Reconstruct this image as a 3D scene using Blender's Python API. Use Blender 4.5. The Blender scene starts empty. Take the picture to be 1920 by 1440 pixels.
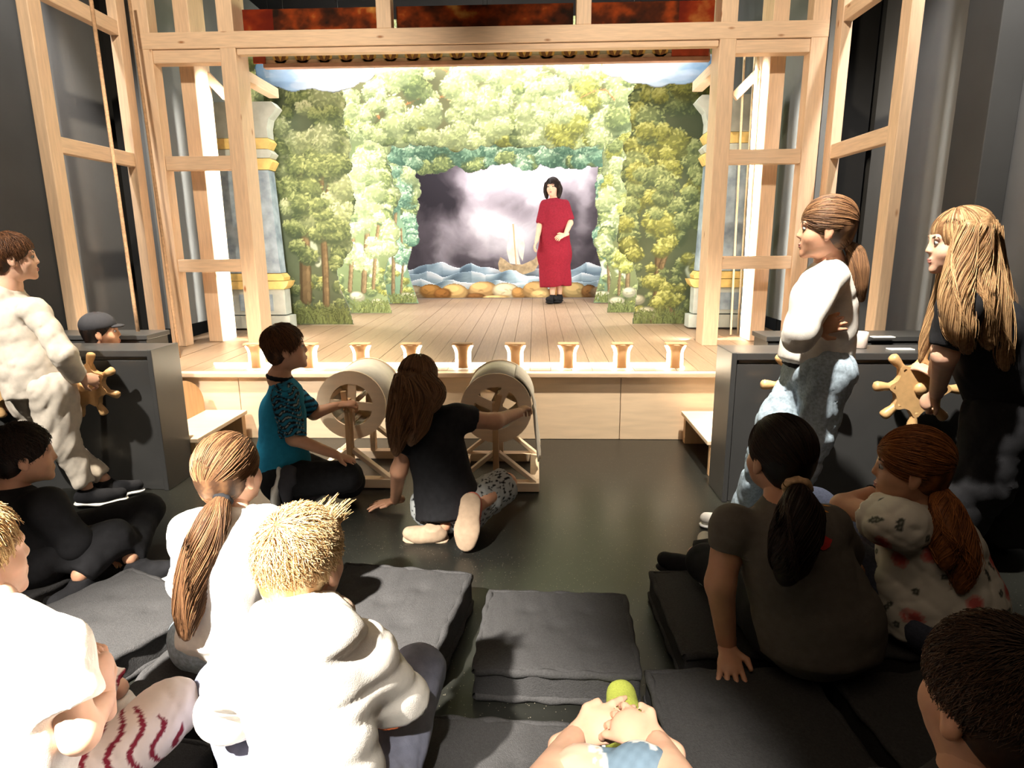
import bpy, bmesh, math, random
import numpy as np
from mathutils import Vector, Matrix
R = math.radians
random.seed(7); rng = np.random.default_rng(7)
sc = bpy.context.scene
col = sc.collection
# ------------------------------------------------------------------ camera
FPX = 1190.0; EYE = np.array([0.0, 0.0, 1.3])
PITCH, YAW, ROLL = R(12.55), R(2.1), R(0.4)
_f = np.array([-math.sin(YAW)*math.cos(PITCH), math.cos(YAW)*math.cos(PITCH), -math.sin(PITCH)])
_r0 = np.array([math.cos(YAW), math.sin(YAW), 0.0]); _u0 = np.cross(_r0, _f)
_r = math.cos(ROLL)*_r0 - math.sin(ROLL)*_u0; _u = math.sin(ROLL)*_r0 + math.cos(ROLL)*_u0
cd = bpy.data.cameras.new('camera'); cam = bpy.data.objects.new('camera', cd); col.objects.link(cam)
cd.sensor_fit = 'HORIZONTAL'; cd.sensor_width = 36.0; cd.lens = 36.0*FPX/1920.0; cd.clip_start = 0.02; cd.clip_end = 60
cam.matrix_world = Matrix(((_r[0], _u[0], -_f[0], EYE[0]), (_r[1], _u[1], -_f[1], EYE[1]), (_r[2], _u[2], -_f[2], EYE[2]), (0, 0, 0, 1)))
sc.camera = cam
def ray(x, y): return _f + (x-960)/FPX*_r - (y-720)/FPX*_u
def at(x, y, Y):
    d = ray(x, y); return EYE + d*(Y/d[1])
def atz(x, y, z):
    d = ray(x, y); return EYE + d*((z-EYE[2])/d[2])
# ------------------------------------------------------------------ world, lights, exposure
w = bpy.data.worlds.new('world'); sc.world = w; w.use_nodes = True
w.node_tree.nodes['Background'].inputs[0].default_value = (0.85, 0.9, 1.0, 1); w.node_tree.nodes['Background'].inputs[1].default_value = 0.012
sc.view_settings.view_transform = 'Standard'; sc.view_settings.look = 'None'; sc.view_settings.gamma = 1.0
sc.view_settings.use_curve_mapping = False; sc.view_settings.exposure = 1.0
def area(name, loc, aim, sx, sy, power, color=(1, .9, .75), spread=180):
    l = bpy.data.lights.new(name, 'AREA'); l.shape = 'RECTANGLE'; l.size = sx; l.size_y = sy; l.energy = power; l.color = color; l.spread = R(spread)
    o = bpy.data.objects.new(name, l); col.objects.link(o); o.location = loc
    d = Vector(aim)-Vector(loc); o.rotation_euler = d.to_track_quat('-Z', 'Y').to_euler(); return o
def spot(name, loc, aim, power, angle, blend=.4, radius=.06, color=(1, .93, .82)):
    l = bpy.data.lights.new(name, 'SPOT'); l.energy = power; l.spot_size = R(angle); l.spot_blend = blend; l.shadow_soft_size = radius; l.color = color
    o = bpy.data.objects.new(name, l); col.objects.link(o); o.location = loc
    d = Vector(aim)-Vector(loc); o.rotation_euler = d.to_track_quat('-Z', 'Y').to_euler(); return o
CX = -0.45                      # centre line of the stage
# lamps of the stage: batten lights above the opening and above each border, strips behind the inner posts; wing and side fills are added
area('stage_batten_light', (CX, 5.98, 3.3), (CX, 7.6, .7), 3.4, .12, 32, (1, .95, .84))
area('stage_batten_light', (CX, 6.75, 3.1), (CX, 9.0, 1.2), 3.2, .12, 35, (1, .96, .88))
area('stage_batten_light', (CX, 7.75, 3.1), (CX, 10.0, 1.2), 3.0, .12, 40, (1, .96, .92))
area('stage_batten_light', (CX, 8.95, 3.1), (CX, 10.1, 1.4), 3.0, .12, 40, (.97, .95, 1))
for s in (-1, 1):
    area('post_strip_light', (CX+s*1.87, 5.42, 1.55), (CX+s*2.6, 5.50, 1.55), .04, 2.1, 22, (1, .93, .8), 50)
    area('wing_fill_light', (CX+s*1.74, 5.40, 1.5), (CX-s*.3, 7.9, 1.45), .06, 2.0, 10, (1, .95, .85))  # added strip that evens the light on the front wings
    area('side_fill_light', (CX+s*1.85, 6.55, 1.6), (CX-s*.6, 8.2, 1.3), .06, 1.9, 20, (1, .95, .85))  # added unseen strip, brightens the second pair of wings
    area('side_fill_light', (CX+s*1.7, 7.45, 1.6), (CX-s*.6, 9.2, 1.3), .06, 1.9, 18, (1, .95, .85))  # added unseen strip, brightens the rearmost wings
# museum spot on its ceiling rail, left of and behind the camera, on the children in the left foreground
spot('track_spot', (-1.9, -1.0, 3.6), (-.96, 1.28, .3), 4200, 28, .9, .05)
spot('track_spot', (-.3, -1.6, 3.7), (.08, .86, .42), 900, 13, .7, .05)  # small extra spot, added to brighten the clasped hands
spot('track_spot', (-2.9, .6, 3.8), (-2.3, 3.1, .7), 620, 30, .5, .05)
spot('track_spot', (.3, 1.6, 3.7), (1.45, 2.7, 1.05), 760, 34, .6, .05)
spot('wall_fill_spot', (-3.42, 4.25, 4.25), (-3.72, 5.05, 1.5), 300, 46, .8, .08, (1, .93, .85))  # added spot, lifts the dark wall behind the left tower
spot('wall_fill_spot', (2.55, 3.3, 4.2), (3.05, 5.2, 1.7), 300, 56, .8, .08, (1, .93, .85))  # same added brightening for the right wall
for x_ in (-1.9, 1.0):      # spots on the plywood stage front
    spot('apron_spot', (x_, 2.95, 4.2), (x_, 4.15, .2), 900, 42, .7, .06, (1, .88, .70))
for x_ in (-2.3, 1.4):      # added spots, no fixture visible, brightening the timber frame
    spot('frame_fill_spot', (x_*.55-.2, 1.7, 4.15), (x_, 5.1, 1.9), 275, 62, .7, .06, (1, .83, .62))
area('room_fill_light', (-.4, .3, 3.85), (-.4, 1.6, 0), 3.0, 3.0, 11, (1, .76, .54))
# ------------------------------------------------------------------ materials
MATS = {}
def mat(name, c, rough=.7, var=.12, scale=9.0, metal=0.0, bump=0.0, bscale=60, stretch=(1, 1, 1), c2=None, spec=.5, emit=None, estr=0, attr=None, coat=0, knots=False, sss=0):
    if name in MATS: return MATS[name]
    m = bpy.data.materials.new(name); m.use_nodes = True; nt = m.node_tree; b = nt.nodes['Principled BSDF']; L = nt.links
    b.inputs['Roughness'].default_value = rough; b.inputs['Metallic'].default_value = metal; b.inputs['Specular IOR Level'].default_value = spec
    b.inputs['Coat Weight'].default_value = coat
    tc = nt.nodes.new('ShaderNodeTexCoord'); mp = nt.nodes.new('ShaderNodeMapping'); mp.inputs['Scale'].default_value = stretch
    L.new(tc.outputs['Object'], mp.inputs[0])
    nz = nt.nodes.new('ShaderNodeTexNoise'); nz.inputs['Scale'].default_value = scale; nz.inputs['Detail'].default_value = 5
    L.new(mp.outputs[0], nz.inputs['Vector'])
    if c2 is None: c2 = tuple(max(0, x*(1-var)) for x in c); c1 = tuple(min(1, x*(1+var)) for x in c)
    else: c1 = c
    rp = nt.nodes.new('ShaderNodeValToRGB'); rp.color_ramp.elements[0].color = (*c2, 1); rp.color_ramp.elements[1].color = (*c1, 1)
    rp.color_ramp.elements[0].position = .3; rp.color_ramp.elements[1].position = .7
    L.new(nz.outputs['Fac'], rp.inputs[0]); out = rp.outputs[0]
    if attr:
        a = nt.nodes.new('ShaderNodeAttribute'); a.attribute_name = attr
        mx = nt.nodes.new('ShaderNodeMix'); mx.data_type = 'RGBA'; mx.blend_type = 'MULTIPLY'; mx.inputs[0].default_value = 1
        L.new(a.outputs['Color'], mx.inputs[6]); L.new(out, mx.inputs[7]); out = mx.outputs[2]
    if knots:
        v = nt.nodes.new('ShaderNodeTexVoronoi'); v.inputs['Scale'].default_value = 3.2; mp2 = nt.nodes.new('ShaderNodeMapping')
        mp2.inputs['Scale'].default_value = (2.2, 2.2, .8) if knots == 'z' else ((.8, 2.2, 2.2) if knots == 'x' else (2.2, .8, 2.2))
        L.new(tc.outputs['Object'], mp2.inputs[0]); L.new(mp2.outputs[0], v.inputs['Vector'])
        kr = nt.nodes.new('ShaderNodeValToRGB'); kr.color_ramp.elements[0].position = .03; kr.color_ramp.elements[1].position = .09
        kr.color_ramp.elements[0].color = (.45, .25, .12, 1); kr.color_ramp.elements[1].color = (1, 1, 1, 1)
        L.new(v.outputs['Distance'], kr.inputs[0])
        mx = nt.nodes.new('ShaderNodeMix'); mx.data_type = 'RGBA'; mx.blend_type = 'MULTIPLY'; mx.inputs[0].default_value = 1
        L.new(out, mx.inputs[6]); L.new(kr.outputs[0], mx.inputs[7]); out = mx.outputs[2]
    L.new(out, b.inputs['Base Color'])
    if bump:
        n2 = nt.nodes.new('ShaderNodeTexNoise'); n2.inputs['Scale'].default_value = bscale; n2.inputs['Detail'].default_value = 3; L.new(mp.outputs[0], n2.inputs['Vector'])
        bp = nt.nodes.new('ShaderNodeBump'); bp.inputs['Strength'].default_value = bump; bp.inputs['Distance'].default_value = .01
        L.new(n2.outputs['Fac'], bp.inputs['Height']); L.new(bp.outputs[0], b.inputs['Normal'])
    if emit: b.inputs['Emission Color'].default_value = (*emit, 1); b.inputs['Emission Strength'].default_value = estr
    if sss: b.inputs['Subsurface Weight'].default_value = sss; b.inputs['Subsurface Radius'].default_value = (.02, .008, .004)
    MATS[name] = m; return m
PINE = (.74, .55, .39)
woodz = mat('pine_upright', PINE, .55, .10, 14, stretch=(6, 6, .5), knots='z')
woodx = mat('pine_crosswise', PINE, .55, .10, 14, stretch=(.5, 6, 6), knots='x')
woody = mat('pine_lengthwise', PINE, .55, .10, 14, stretch=(6, .5, 6), knots='y')
ply = mat('birch_plywood', (.82, .64, .46), .5, .07, 7, stretch=(.6, 5, 5))
plyd = mat('stained_plywood', (.60, .38, .20), .5, .10, 8, stretch=(5, 5, .7))
plank_m = mat('stage_board', (.30, .21, .14), .45, .12, 12, stretch=(7, .4, 7))
handle_m = mat('turned_beech', (.62, .38, .17), .4, .1, 10, stretch=(4, 4, 4))
floor_m = mat('polished_dark_screed', (.011, .0113, .0095), .33, .12, 6, spec=.4)
wall_m = mat('dark_grey_paint', (.13, .135, .14), .85, .08, 3, bump=.05, bscale=90)
panelg_m = mat('grey_panel_paint', (.27, .28, .29), .85, .06, 3, bump=.05, bscale=90)
wallk_m = mat('charcoal_paint', (.035, .036, .036), .85, .1, 3)
grey_m = mat('backstage_grey_paint', (.17, .18, .185), .8, .05, 3)
black_m = mat('black_drape', (.008, .008, .008), .95, .2, 5)
counter_m = mat('anthracite_laminate', (.050, .050, .050), .32, .06, 8, spec=.5)
cush_m = mat('charcoal_felt', (.043, .042, .043), .95, .16, 160, bump=.35, bscale=300, spec=.2)
led_m = mat('led_white', (1, .95, .85), .5, 0, 5, emit=(1, .86, .62), estr=12)
rope_m = mat('hemp_rope', (.42, .26, .15), .9, .2, 60, bump=.5, bscale=200)
ropew_m = mat('white_cord', (.80, .70, .52), .8, .1, 60)
canvas_m = mat('white_canvas', (.66, .62, .54), .8, .06, 20, bump=.1)
white_m = mat('white_plastic', (.85, .84, .80), .4, .03, 5)
paint_m = mat('scene_paint', (1, 1, 1), .85, .03, 40, attr='paint', spec=.15)
# speckled terrazzo-like grit in the floor
def floor_specks():
    nt = floor_m.node_tree; L = nt.links; b = nt.nodes['Principled BSDF']; src = b.inputs['Base Color'].links[0].from_socket
    tc = [n for n in nt.nodes if n.type == 'TEX_COORD'][0]
    v = nt.nodes.new('ShaderNodeTexVoronoi'); v.inputs['Scale'].default_value = 95; L.new(tc.outputs['Object'], v.inputs['Vector'])
    r = nt.nodes.new('ShaderNodeValToRGB'); r.color_ramp.elements[0].position = .10; r.color_ramp.elements[1].position = .17
    r.color_ramp.elements[0].color = (1, 1, 1, 1); r.color_ramp.elements[1].color = (0, 0, 0, 1); L.new(v.outputs['Distance'], r.inputs[0])
    n = nt.nodes.new('ShaderNodeTexNoise'); n.inputs['Scale'].default_value = 40; L.new(tc.outputs['Object'], n.inputs['Vector'])
    r2 = nt.nodes.new('ShaderNodeValToRGB'); r2.color_ramp.elements[0].position = .42; r2.color_ramp.elements[1].position = .62; L.new(n.outputs['Fac'], r2.inputs[0])
    mu = nt.nodes.new('ShaderNodeMath'); mu.operation = 'MULTIPLY'; L.new(r.outputs[0], mu.inputs[0]); L.new(r2.outputs[0], mu.inputs[1])
    mx = nt.nodes.new('ShaderNodeMix'); mx.data_type = 'RGBA'; L.new(mu.outputs[0], mx.inputs[0]); L.new(src, mx.inputs[6]); mx.inputs[7].default_value = (.24, .21, .16, 1)
    L.new(mx.outputs[2], b.inputs['Base Color'])
floor_specks()
# ------------------------------------------------------------------ object helpers
def tag(o, label=None, cat=None, group=None, kind=None):
    if label: o['label'] = label
    if cat: o['category'] = cat
    if group: o['group'] = group
    if kind: o['kind'] = kind
    return o
def thing(name, label, cat, loc=(0, 0, 0), group=None, rz=0):
    o = bpy.data.objects.new(name, None); col.objects.link(o); o.location = loc; o.rotation_euler = (0, 0, rz); o.empty_display_size = .1
    return tag(o, label, cat, group)
def link(name, me, m, parent=None, smooth=False, world=True):
    """world=True: the mesh is in world coordinates; the parent's offset is taken out"""
    o = bpy.data.objects.new(name, me); col.objects.link(o)
    if m is not None and not me.materials: me.materials.append(m)
    if smooth: me.shade_smooth()
    if parent is not None:
        o.parent = parent
        if world: o.matrix_parent_inverse = W(parent).inverted()
    return o
def W(o):
    m = Matrix.LocRotScale(o.location, o.rotation_euler, o.scale)
    return (W(o.parent) @ o.matrix_parent_inverse @ m) if o.parent else m
class MB:
    def __init__(s): s.bm = bmesh.new()
    def box(s, x0, x1, y0, y1, z0, z1, bev=0.0, M=None):
        v = [s.bm.verts.new((x, y, z)) for x in (x0, x1) for y in (y0, y1) for z in (z0, z1)]
        fs = [s.bm.faces.new([v[i] for i in q]) for q in ((0, 1, 3, 2), (4, 6, 7, 5), (0, 4, 5, 1), (2, 3, 7, 6), (0, 2, 6, 4), (1, 5, 7, 3))]
        if bev:
            es = list({e for f in fs for e in f.edges}); r_ = bmesh.ops.bevel(s.bm, geom=es, offset=bev, segments=2, affect='EDGES', profile=.5)
            v = list({q for f in r_['faces'] for q in f.verts} | {q for q in v if q.is_valid})
        if M is not None: bmesh.ops.transform(s.bm, matrix=M, verts=v)
        return s
    def bar(s, a, b, wdt, dep, up=(0, 0, 1), bev=0.0):
        a, b = Vector(a), Vector(b); z = (b-a).normalized(); u = Vector(up)
        if abs(z.dot(u)) > .98: u = Vector((0, 1, 0))
        x = u.cross(z).normalized(); y = z.cross(x)
        M = Matrix(((x.x, y.x, z.x, a.x), (x.y, y.y, z.y, a.y), (x.z, y.z, z.z, a.z), (0, 0, 0, 1)))
        return s.box(-wdt/2, wdt/2, -dep/2, dep/2, 0, (b-a).length, bev, M)
    def tube(s, pts, rad, n=10, cap=True):
        pts = [Vector(p) for p in pts]; rad = rad if hasattr(rad, '__len__') else [rad]*len(pts); rings = []
        u = None
        for i, p in enumerate(pts):
            t = (pts[min(i+1, len(pts)-1)]-pts[max(i-1, 0)]).normalized()
            if u is None:
                u = t.orthogonal().normalized()
            u = (u-t*u.dot(t)).normalized(); v = t.cross(u)
            rings.append([s.bm.verts.new(p+(u*math.cos(k*2*math.pi/n)+v*math.sin(k*2*math.pi/n))*rad[i]) for k in range(n)])
        for A, B in zip(rings, rings[1:]):
            for k in range(n): s.bm.faces.new((A[k], A[(k+1) % n], B[(k+1) % n], B[k]))
        if cap: s.bm.faces.new(rings[0][::-1]); s.bm.faces.new(rings[-1])
        return s
    def prism(s, pts, y0, y1):
        """outline of (x, z) points extruded between y0 and y1"""
        A = [s.bm.verts.new((p[0], y0, p[1])) for p in pts]; B = [s.bm.verts.new((p[0], y1, p[1])) for p in pts]
        s.bm.faces.new(A); s.bm.faces.new(B[::-1]); n = len(pts)
        for k in range(n): s.bm.faces.new((A[k], B[k], B[(k+1) % n], A[(k+1) % n]))
        return s
    def lathe(s, prof, n=24, M=None):
        rings = []
        for (r_, z) in prof: rings.append([s.bm.verts.new((r_*math.cos(k*2*math.pi/n), r_*math.sin(k*2*math.pi/n), z)) for k in range(n)])
        for A, B in zip(rings, rings[1:]):
            for k in range(n): s.bm.faces.new((A[k], A[(k+1) % n], B[(k+1) % n], B[k]))
        s.bm.faces.new(rings[0][::-1]); s.bm.faces.new(rings[-1])
        if M is not None: bmesh.ops.transform(s.bm, matrix=M, verts=[v for r_ in rings for v in r_])
        return s
    def mesh(s, name):
        bmesh.ops.recalc_face_normals(s.bm, faces=s.bm.faces); me = bpy.data.meshes.new(name); s.bm.to_mesh(me); s.bm.free(); return me
    def build(s, name, m, parent=None, smooth=False, world=True): return link(name, s.mesh(name), m, parent, smooth, world)
def box(name, m, parent, x0, x1, y0, y1, z0, z1, bev=.004): return MB().box(x0, x1, y0, y1, z0, z1, bev).build(name, m, parent)
def struct(o): o['kind'] = 'structure'; return o
# ------------------------------------------------------------------ the room
XL, XR = -3.75, 3.1
STZ = lambda y: .463 + .017*(y-4.1)         # the stage floor rises gently to the back
struct(MB().box(XL-.2, XR+.2, -2.6, 5.2, -.12, 0).build('floor', floor_m))
struct(MB().box(XL-.2, XL, -2.6, 11.0, 0, 4.3).build('wall_left', wallk_m))
struct(MB().box(XR, XR+.2, -2.6, 11.0, 0, 4.3).build('wall_right', wall_m))
struct(MB().box(XL-.2, XR+.2, -2.8, -2.6, 0, 4.3).build('wall_front', wallk_m))
struct(MB().box(XL-.2, XR+.2, 11.0, 11.2, 0, 4.3).build('wall_back', black_m))
struct(MB().box(XL-.2, XR+.2, -2.6, 11.0, 4.3, 4.45).build('ceiling', wallk_m))
for i, (s, xa) in enumerate(((-1, -3.115), (1, 2.215))):        # side walls of the stage house, grey
    struct(MB().box(min(xa, xa+s*.06), max(xa, xa+s*.06), 5.32, 10.25, .60, 3.9).build('wall_stage_left' if s < 0 else 'wall_stage_right', grey_m))
# grey hanging panels and black drapes beside the towers
def panel(name, label, x0, x1, y0, y1, z0, z1, m, cat='panel'):
    return tag(MB().box(x0, x1, y0, y1, z0, z1, .006).build(name, m), label, cat)
panel('wall_panel', 'tall grey wall panel seen through the left timber tower', -3.72, -3.66, 4.93, 5.68, 0, 4.1, panelg_m)
panel('black_drape', 'black drape hanging behind the left timber tower', -3.62, -3.2, 5.70, 5.72, 0, 4.1, black_m, 'drape')
panel('wall_panel', 'tall grey wall panel seen through the right timber tower', 2.98, 3.04, 4.9, 6.05, 0, 4.1, panelg_m)
panel('black_drape', 'black drape hanging behind the right timber tower', 2.30, 2.96, 6.10, 6.12, 0, 4.1, black_m, 'drape')
panel('wall_pilaster', 'dark square pilaster on the right wall nearest the timber tower', 2.90, 3.09, 4.45, 4.80, 0, 4.2, wallk_m, 'pilaster')
# ------------------------------------------------------------------ the stage
stage = thing('stage_platform', 'raised wooden stage with plank floor and plywood front', 'stage', (CX, 4.1, 0))
X0, X1 = -3.10, 2.20
seams = [X0, -2.0, -.72, .57, 1.30, X1]
for a, b in zip(seams, seams[1:]): MB().box(a+.002, b-.002, 4.12, 4.14, 0.001, .43, .002).build('front_panel', ply, stage)
MB().box(X0, X1, 4.085, 4.16, .43, .463, .006).build('front_edge', woodx, stage)
n = 38; wd = (X1-X0)/n; yb = 10.3
base = None
for i in range(n):
    a = X0+i*wd+.0015; b = X0+(i+1)*wd-.0015; dz = random.uniform(-.0015, .0015)
    me = bpy.data.meshes.new('floor_plank')
    za, zb = STZ(4.16)+dz, STZ(yb)+dz
    v = [(a, 4.162, za-.03), (b, 4.162, za-.03), (b, yb, zb-.03), (a, yb, zb-.03), (a, 4.162, za), (b, 4.162, za), (b, yb, zb), (a, yb, zb)]
    me.from_pydata(v, [], [(0, 3, 2, 1), (4, 5, 6, 7), (0, 1, 5, 4), (1, 2, 6, 5), (2, 3, 7, 6), (3, 0, 4, 7)])
    link('floor_plank', me, plank_m, stage)
MB().box(X0, X1, 4.16, yb, .30, .42).build('stage_bed', black_m, stage)
# ------------------------------------------------------------------ timber proscenium frame and side towers
fr = thing('proscenium_frame', 'bare pine timber frame of posts and rails around the stage', 'frame', (CX, 5.15, .47))
def fbox(name, x0, x1, y0, y1, z0, z1, m): return box(name, m, fr, x0, x1, y0, y1, z0, z1, .005)
ZT = 3.62
ya, yb_ = 5.10, 5.22
zs = STZ(5.1)
PO = [(-3.00, -2.88), (2.00, 2.12)]               # outer posts
PI_ = [(-2.36, -2.24), (1.345, 1.465)]            # inner posts beside the opening
for a, b in PO: fbox('post', a, b, ya, yb_, zs, ZT, woodz)
for a, b in PI_: fbox('post', a, b, ya, yb_+.1, zs, ZT, woodz)
fbox('header_beam', -3.0, 2.12, ya-.004, yb_+.02, 2.735, 2.85, woodx)
for a, b in ((-2.88, -2.36), (1.465, 2.00)):
    fbox('rail', a, b, ya+.01, yb_-.01, 2.64, 2.732, woodx)
    fbox('rail', a, b, ya+.01, yb_-.03, 1.87, 1.975, woodx)
    fbox('rail', a, b, ya+.01, yb_-.03, 1.085, 1.185, woodx)
fbox('sill_rail', -2.235, 1.34, ya+.01, ya+.07, 2.69, 2.732, woodx)
for x in (-1.17, .30): fbox('stud', x, x+.11, ya+.01, yb_, 2.852, ZT, woodz)
fbox('top_beam', -3.0, 2.12, ya, yb_, 3.3, 3.42, woodx)
for a, b in ((-2.80, -2.68), (1.79, 1.91)):       # deep uprights behind the side bays
    fbox('rear_post', a, b, 5.32, 5.58, STZ(5.45), 3.3, woodz)
for s, xo in ((-1, -3.0), (1, 2.12)):             # brackets and beams running back from the front frame
    xi = PI_[0][0]+.01 if s < 0 else PI_[1][1]-.11
    fbox('back_beam', xi, xi+.09, 5.34, 5.95, 2.56, 2.64, woody)
# towers
for s, xa in ((-1, -3.075), (1, 2.195)):
    x0, x1 = xa-.037, xa+.037
    z0 = STZ(5.0)
    fbox('post', x0, x1, 4.985, 5.095, z0, ZT, woodz)
    fbox('post', x0, x1, 4.10, 4.215, 0.464 if s < 0 else .464, ZT, woodz)
    for za, zb in ((1.885, 1.985), (2.80, 2.90), (1.09, 1.18)):
        if za < 1.5: continue
        fbox('rail', x0+.005, x1-.005, 4.217, 4.983, za, zb, woody)
# diagonal brace under the header on the outer rear side
# painted frieze panels above the header
FRZ = []
fz = thing('painted_frieze', 'dark red and gold painted frieze board above the stage opening', 'frieze', (CX, 5.3, 2.86))
for a, b in ((-2.235, -1.18), (-1.05, .29), (.42, 1.34)):
    FRZ.append((a, b))
gold_m = mat('gold_paint', (.62, .40, .10), .5, .35, 25)
redp_m = mat('red_paint', (.38, .05, .02), .55, .3, 12)
# ornamented valance inside the opening
vl = thing('ornamented_valance', 'narrow valance with gilded half-round medallions hanging under the header', 'valance', (CX, 5.42, 2.6))
vb_m = mat('valance_grey_paint', (.45, .45, .36), .7, .18, 18)
zA, zB = at(900, 114, 5.42)[2], at(900, 84, 5.42)[2]
MB().box(-2.16, 1.36, 5.42, 5.44, zA, zB, .002).build('board', vb_m, vl)
MB().box(-2.16, 1.36, 5.40, 5.46, zA-.03, zA+.002, .004).build('lower_moulding', mat('rose_brown_paint', (.42, .24, .17), .6, .15, 12), vl)
MB().box(-2.16, 1.36, 5.412, 5.421, zA+.002, zA+.03, .003).build('bead_moulding', mat('pale_rose_paint', (.62, .44, .33), .6, .1, 12), vl)
for a, b in ((-2.24, -2.14), (1.06, 1.345)):
    MB().box(a, b, 5.405, 5.42, zA+.004, zB+.03, .003).build('red_end_panel', redp_m, vl)
med_m = mat('dark_umber_paint', (.20, .09, .03), .6, .2, 20)
for i in range(18):
    cx_ = -2.02+i*.176
    if cx_ > 1.0: break
    pts = [(cx_+.062*math.cos(t), zB-.058-.058*math.sin(t)) for t in np.linspace(0, math.pi, 15)]
    o = MB().prism(pts, 5.412, 5.4205).build('medallion', gold_m, vl)
    pts = [(cx_+.045*math.cos(t), zB-.058-.042*math.sin(t)) for t in np.linspace(0, math.pi, 13)]
    MB().prism(pts, 5.408, 5.4125).build('inlay', med_m, o)
    pts = [(cx_-.014, zB-.062), (cx_, zB-.096), (cx_+.014, zB-.062), (cx_, zB-.052)]
    MB().prism(pts, 5.405, 5.4085).build('leaf_tip', gold_m, o)
# ------------------------------------------------------------------ footlights
def footlight(i, x, label):
    z = STZ(4.2)+.004
    t = thing('footlight', label, 'footlight', (x, 4.24, z), 'footlights along the stage edge')
    prof = [(.0, 0), (.034, 0), (.034, .10), (.037, .12), (.046, .142), (.058, .155), (.058, .163), (0, .163)]
    bm = MB()
    ring = []
    for (r_, zz) in prof[1:-1]:
        ring.append([bm.bm.verts.new((x+r_*math.cos(a), 4.235+.6*r_*math.sin(a), z+zz)) for a in np.linspace(math.pi, 2*math.pi, 13)])
    for A, B in zip(ring, ring[1:]):
        for k in range(12): bm.bm.faces.new((A[k], A[k+1], B[k+1], B[k]))
    for r__ in ring: pass
    bm.bm.faces.new(ring[0][::-1]); bm.bm.faces.new(ring[-1])
    for A, B in zip(ring, ring[1:]): bm.bm.faces.new((A[0], B[0], B[-1], A[-1]))
    bm.build('wooden_shield', plyd, t, True)
    pts = [(x-.066, z+.004), (x+.066, z+.004), (x+.054, z+.02), (x+.052, z+.105), (x+.058, z+.125), (x+.07, z+.15), (x-.07, z+.15), (x-.058, z+.125), (x-.052, z+.105), (x-.054, z+.02)]
    MB().prism(pts, 4.2375, 4.262).build('glowing_lamp', led_m, t)
    MB().box(x-.07, x+.07, 4.20, 4.27, z+.163, z+.172, .003).build('cap', plyd, t)
names = ['leftmost footlight beside the left inner post', 'footlight behind the head of the kneeling boy in blue', 'third footlight from the left, above the first drum',
         'footlight above the right edge of the first drum', 'footlight right of the kneeling girl with long hair', 'footlight above the second drum',
         'footlight just right of the second drum', 'second footlight from the right end of the row', 'rightmost footlight of the row']
for i in range(9):
    px = [476, 575, 674, 770, 867, 966, 1066, 1167, 1268][i]
    footlight(i, at(px, 680, 4.2)[0], 'small glowing '+names[i] if 'footlight' in names[i][:10] else 'small glowing '+names[i])
ls = thing('light_strip', 'bright LED strip lying along the stage floor behind the footlights', 'light strip', (CX, 4.32, STZ(4.32)))
MB().box(-2.25, .92, 4.315, 4.335, STZ(4.32)+.002, STZ(4.32)+.012).build('diffuser', led_m, ls)
MB().box(-2.27, .94, 4.336, 4.346, STZ(4.32)+.001, STZ(4.32)+.02).build('channel', white_m, ls)
# ropes
def rope(label, a, b, r_, m, sag=0.0, name='rope'):
    a, b = Vector(a), Vector(b)
    pts = [a.lerp(b, t)+Vector((0, 0, -sag*4*t*(1-t))) for t in np.linspace(0, 1, 9)]
    return tag(MB().tube(pts, r_, 8).build(name, m, None, True), label, 'rope')
rope('brown hemp rope hanging in front of the left timber tower', at(162, -60, 3.9), at(262, 645, 3.9), .011, rope_m)
rope('thin brown rope along the left outer frame post', at(238, -30, 4.85), at(338, 682, 4.62), .011, rope_m)
for i, (xa, xb, Y, lab) in enumerate(((1398, 1370, 5.6, 'pale cord nearest the right inner post'), (1418, 1383, 5.7, 'second pale cord behind the right inner post'), (1423, 1392, 5.5, 'thick white cord in the middle of the right side bay'), (1442, 1408, 5.75, 'pale cord beside the right rear post'))):
    rope(lab, at(xa, 60, Y), at(xb, 628, Y), .016 if i == 2 else .009, ropew_m)
MB().bar(at(1376, 182, 5.56), at(1424, 134, 5.56), .07, .05, (0, 1, 0), .004).build('knee_brace', woodx, fr)
MB().bar(at(425, 182, 5.56), at(380, 134, 5.56), .07, .05, (0, 1, 0), .004).build('knee_brace', woodx, fr)
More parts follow.
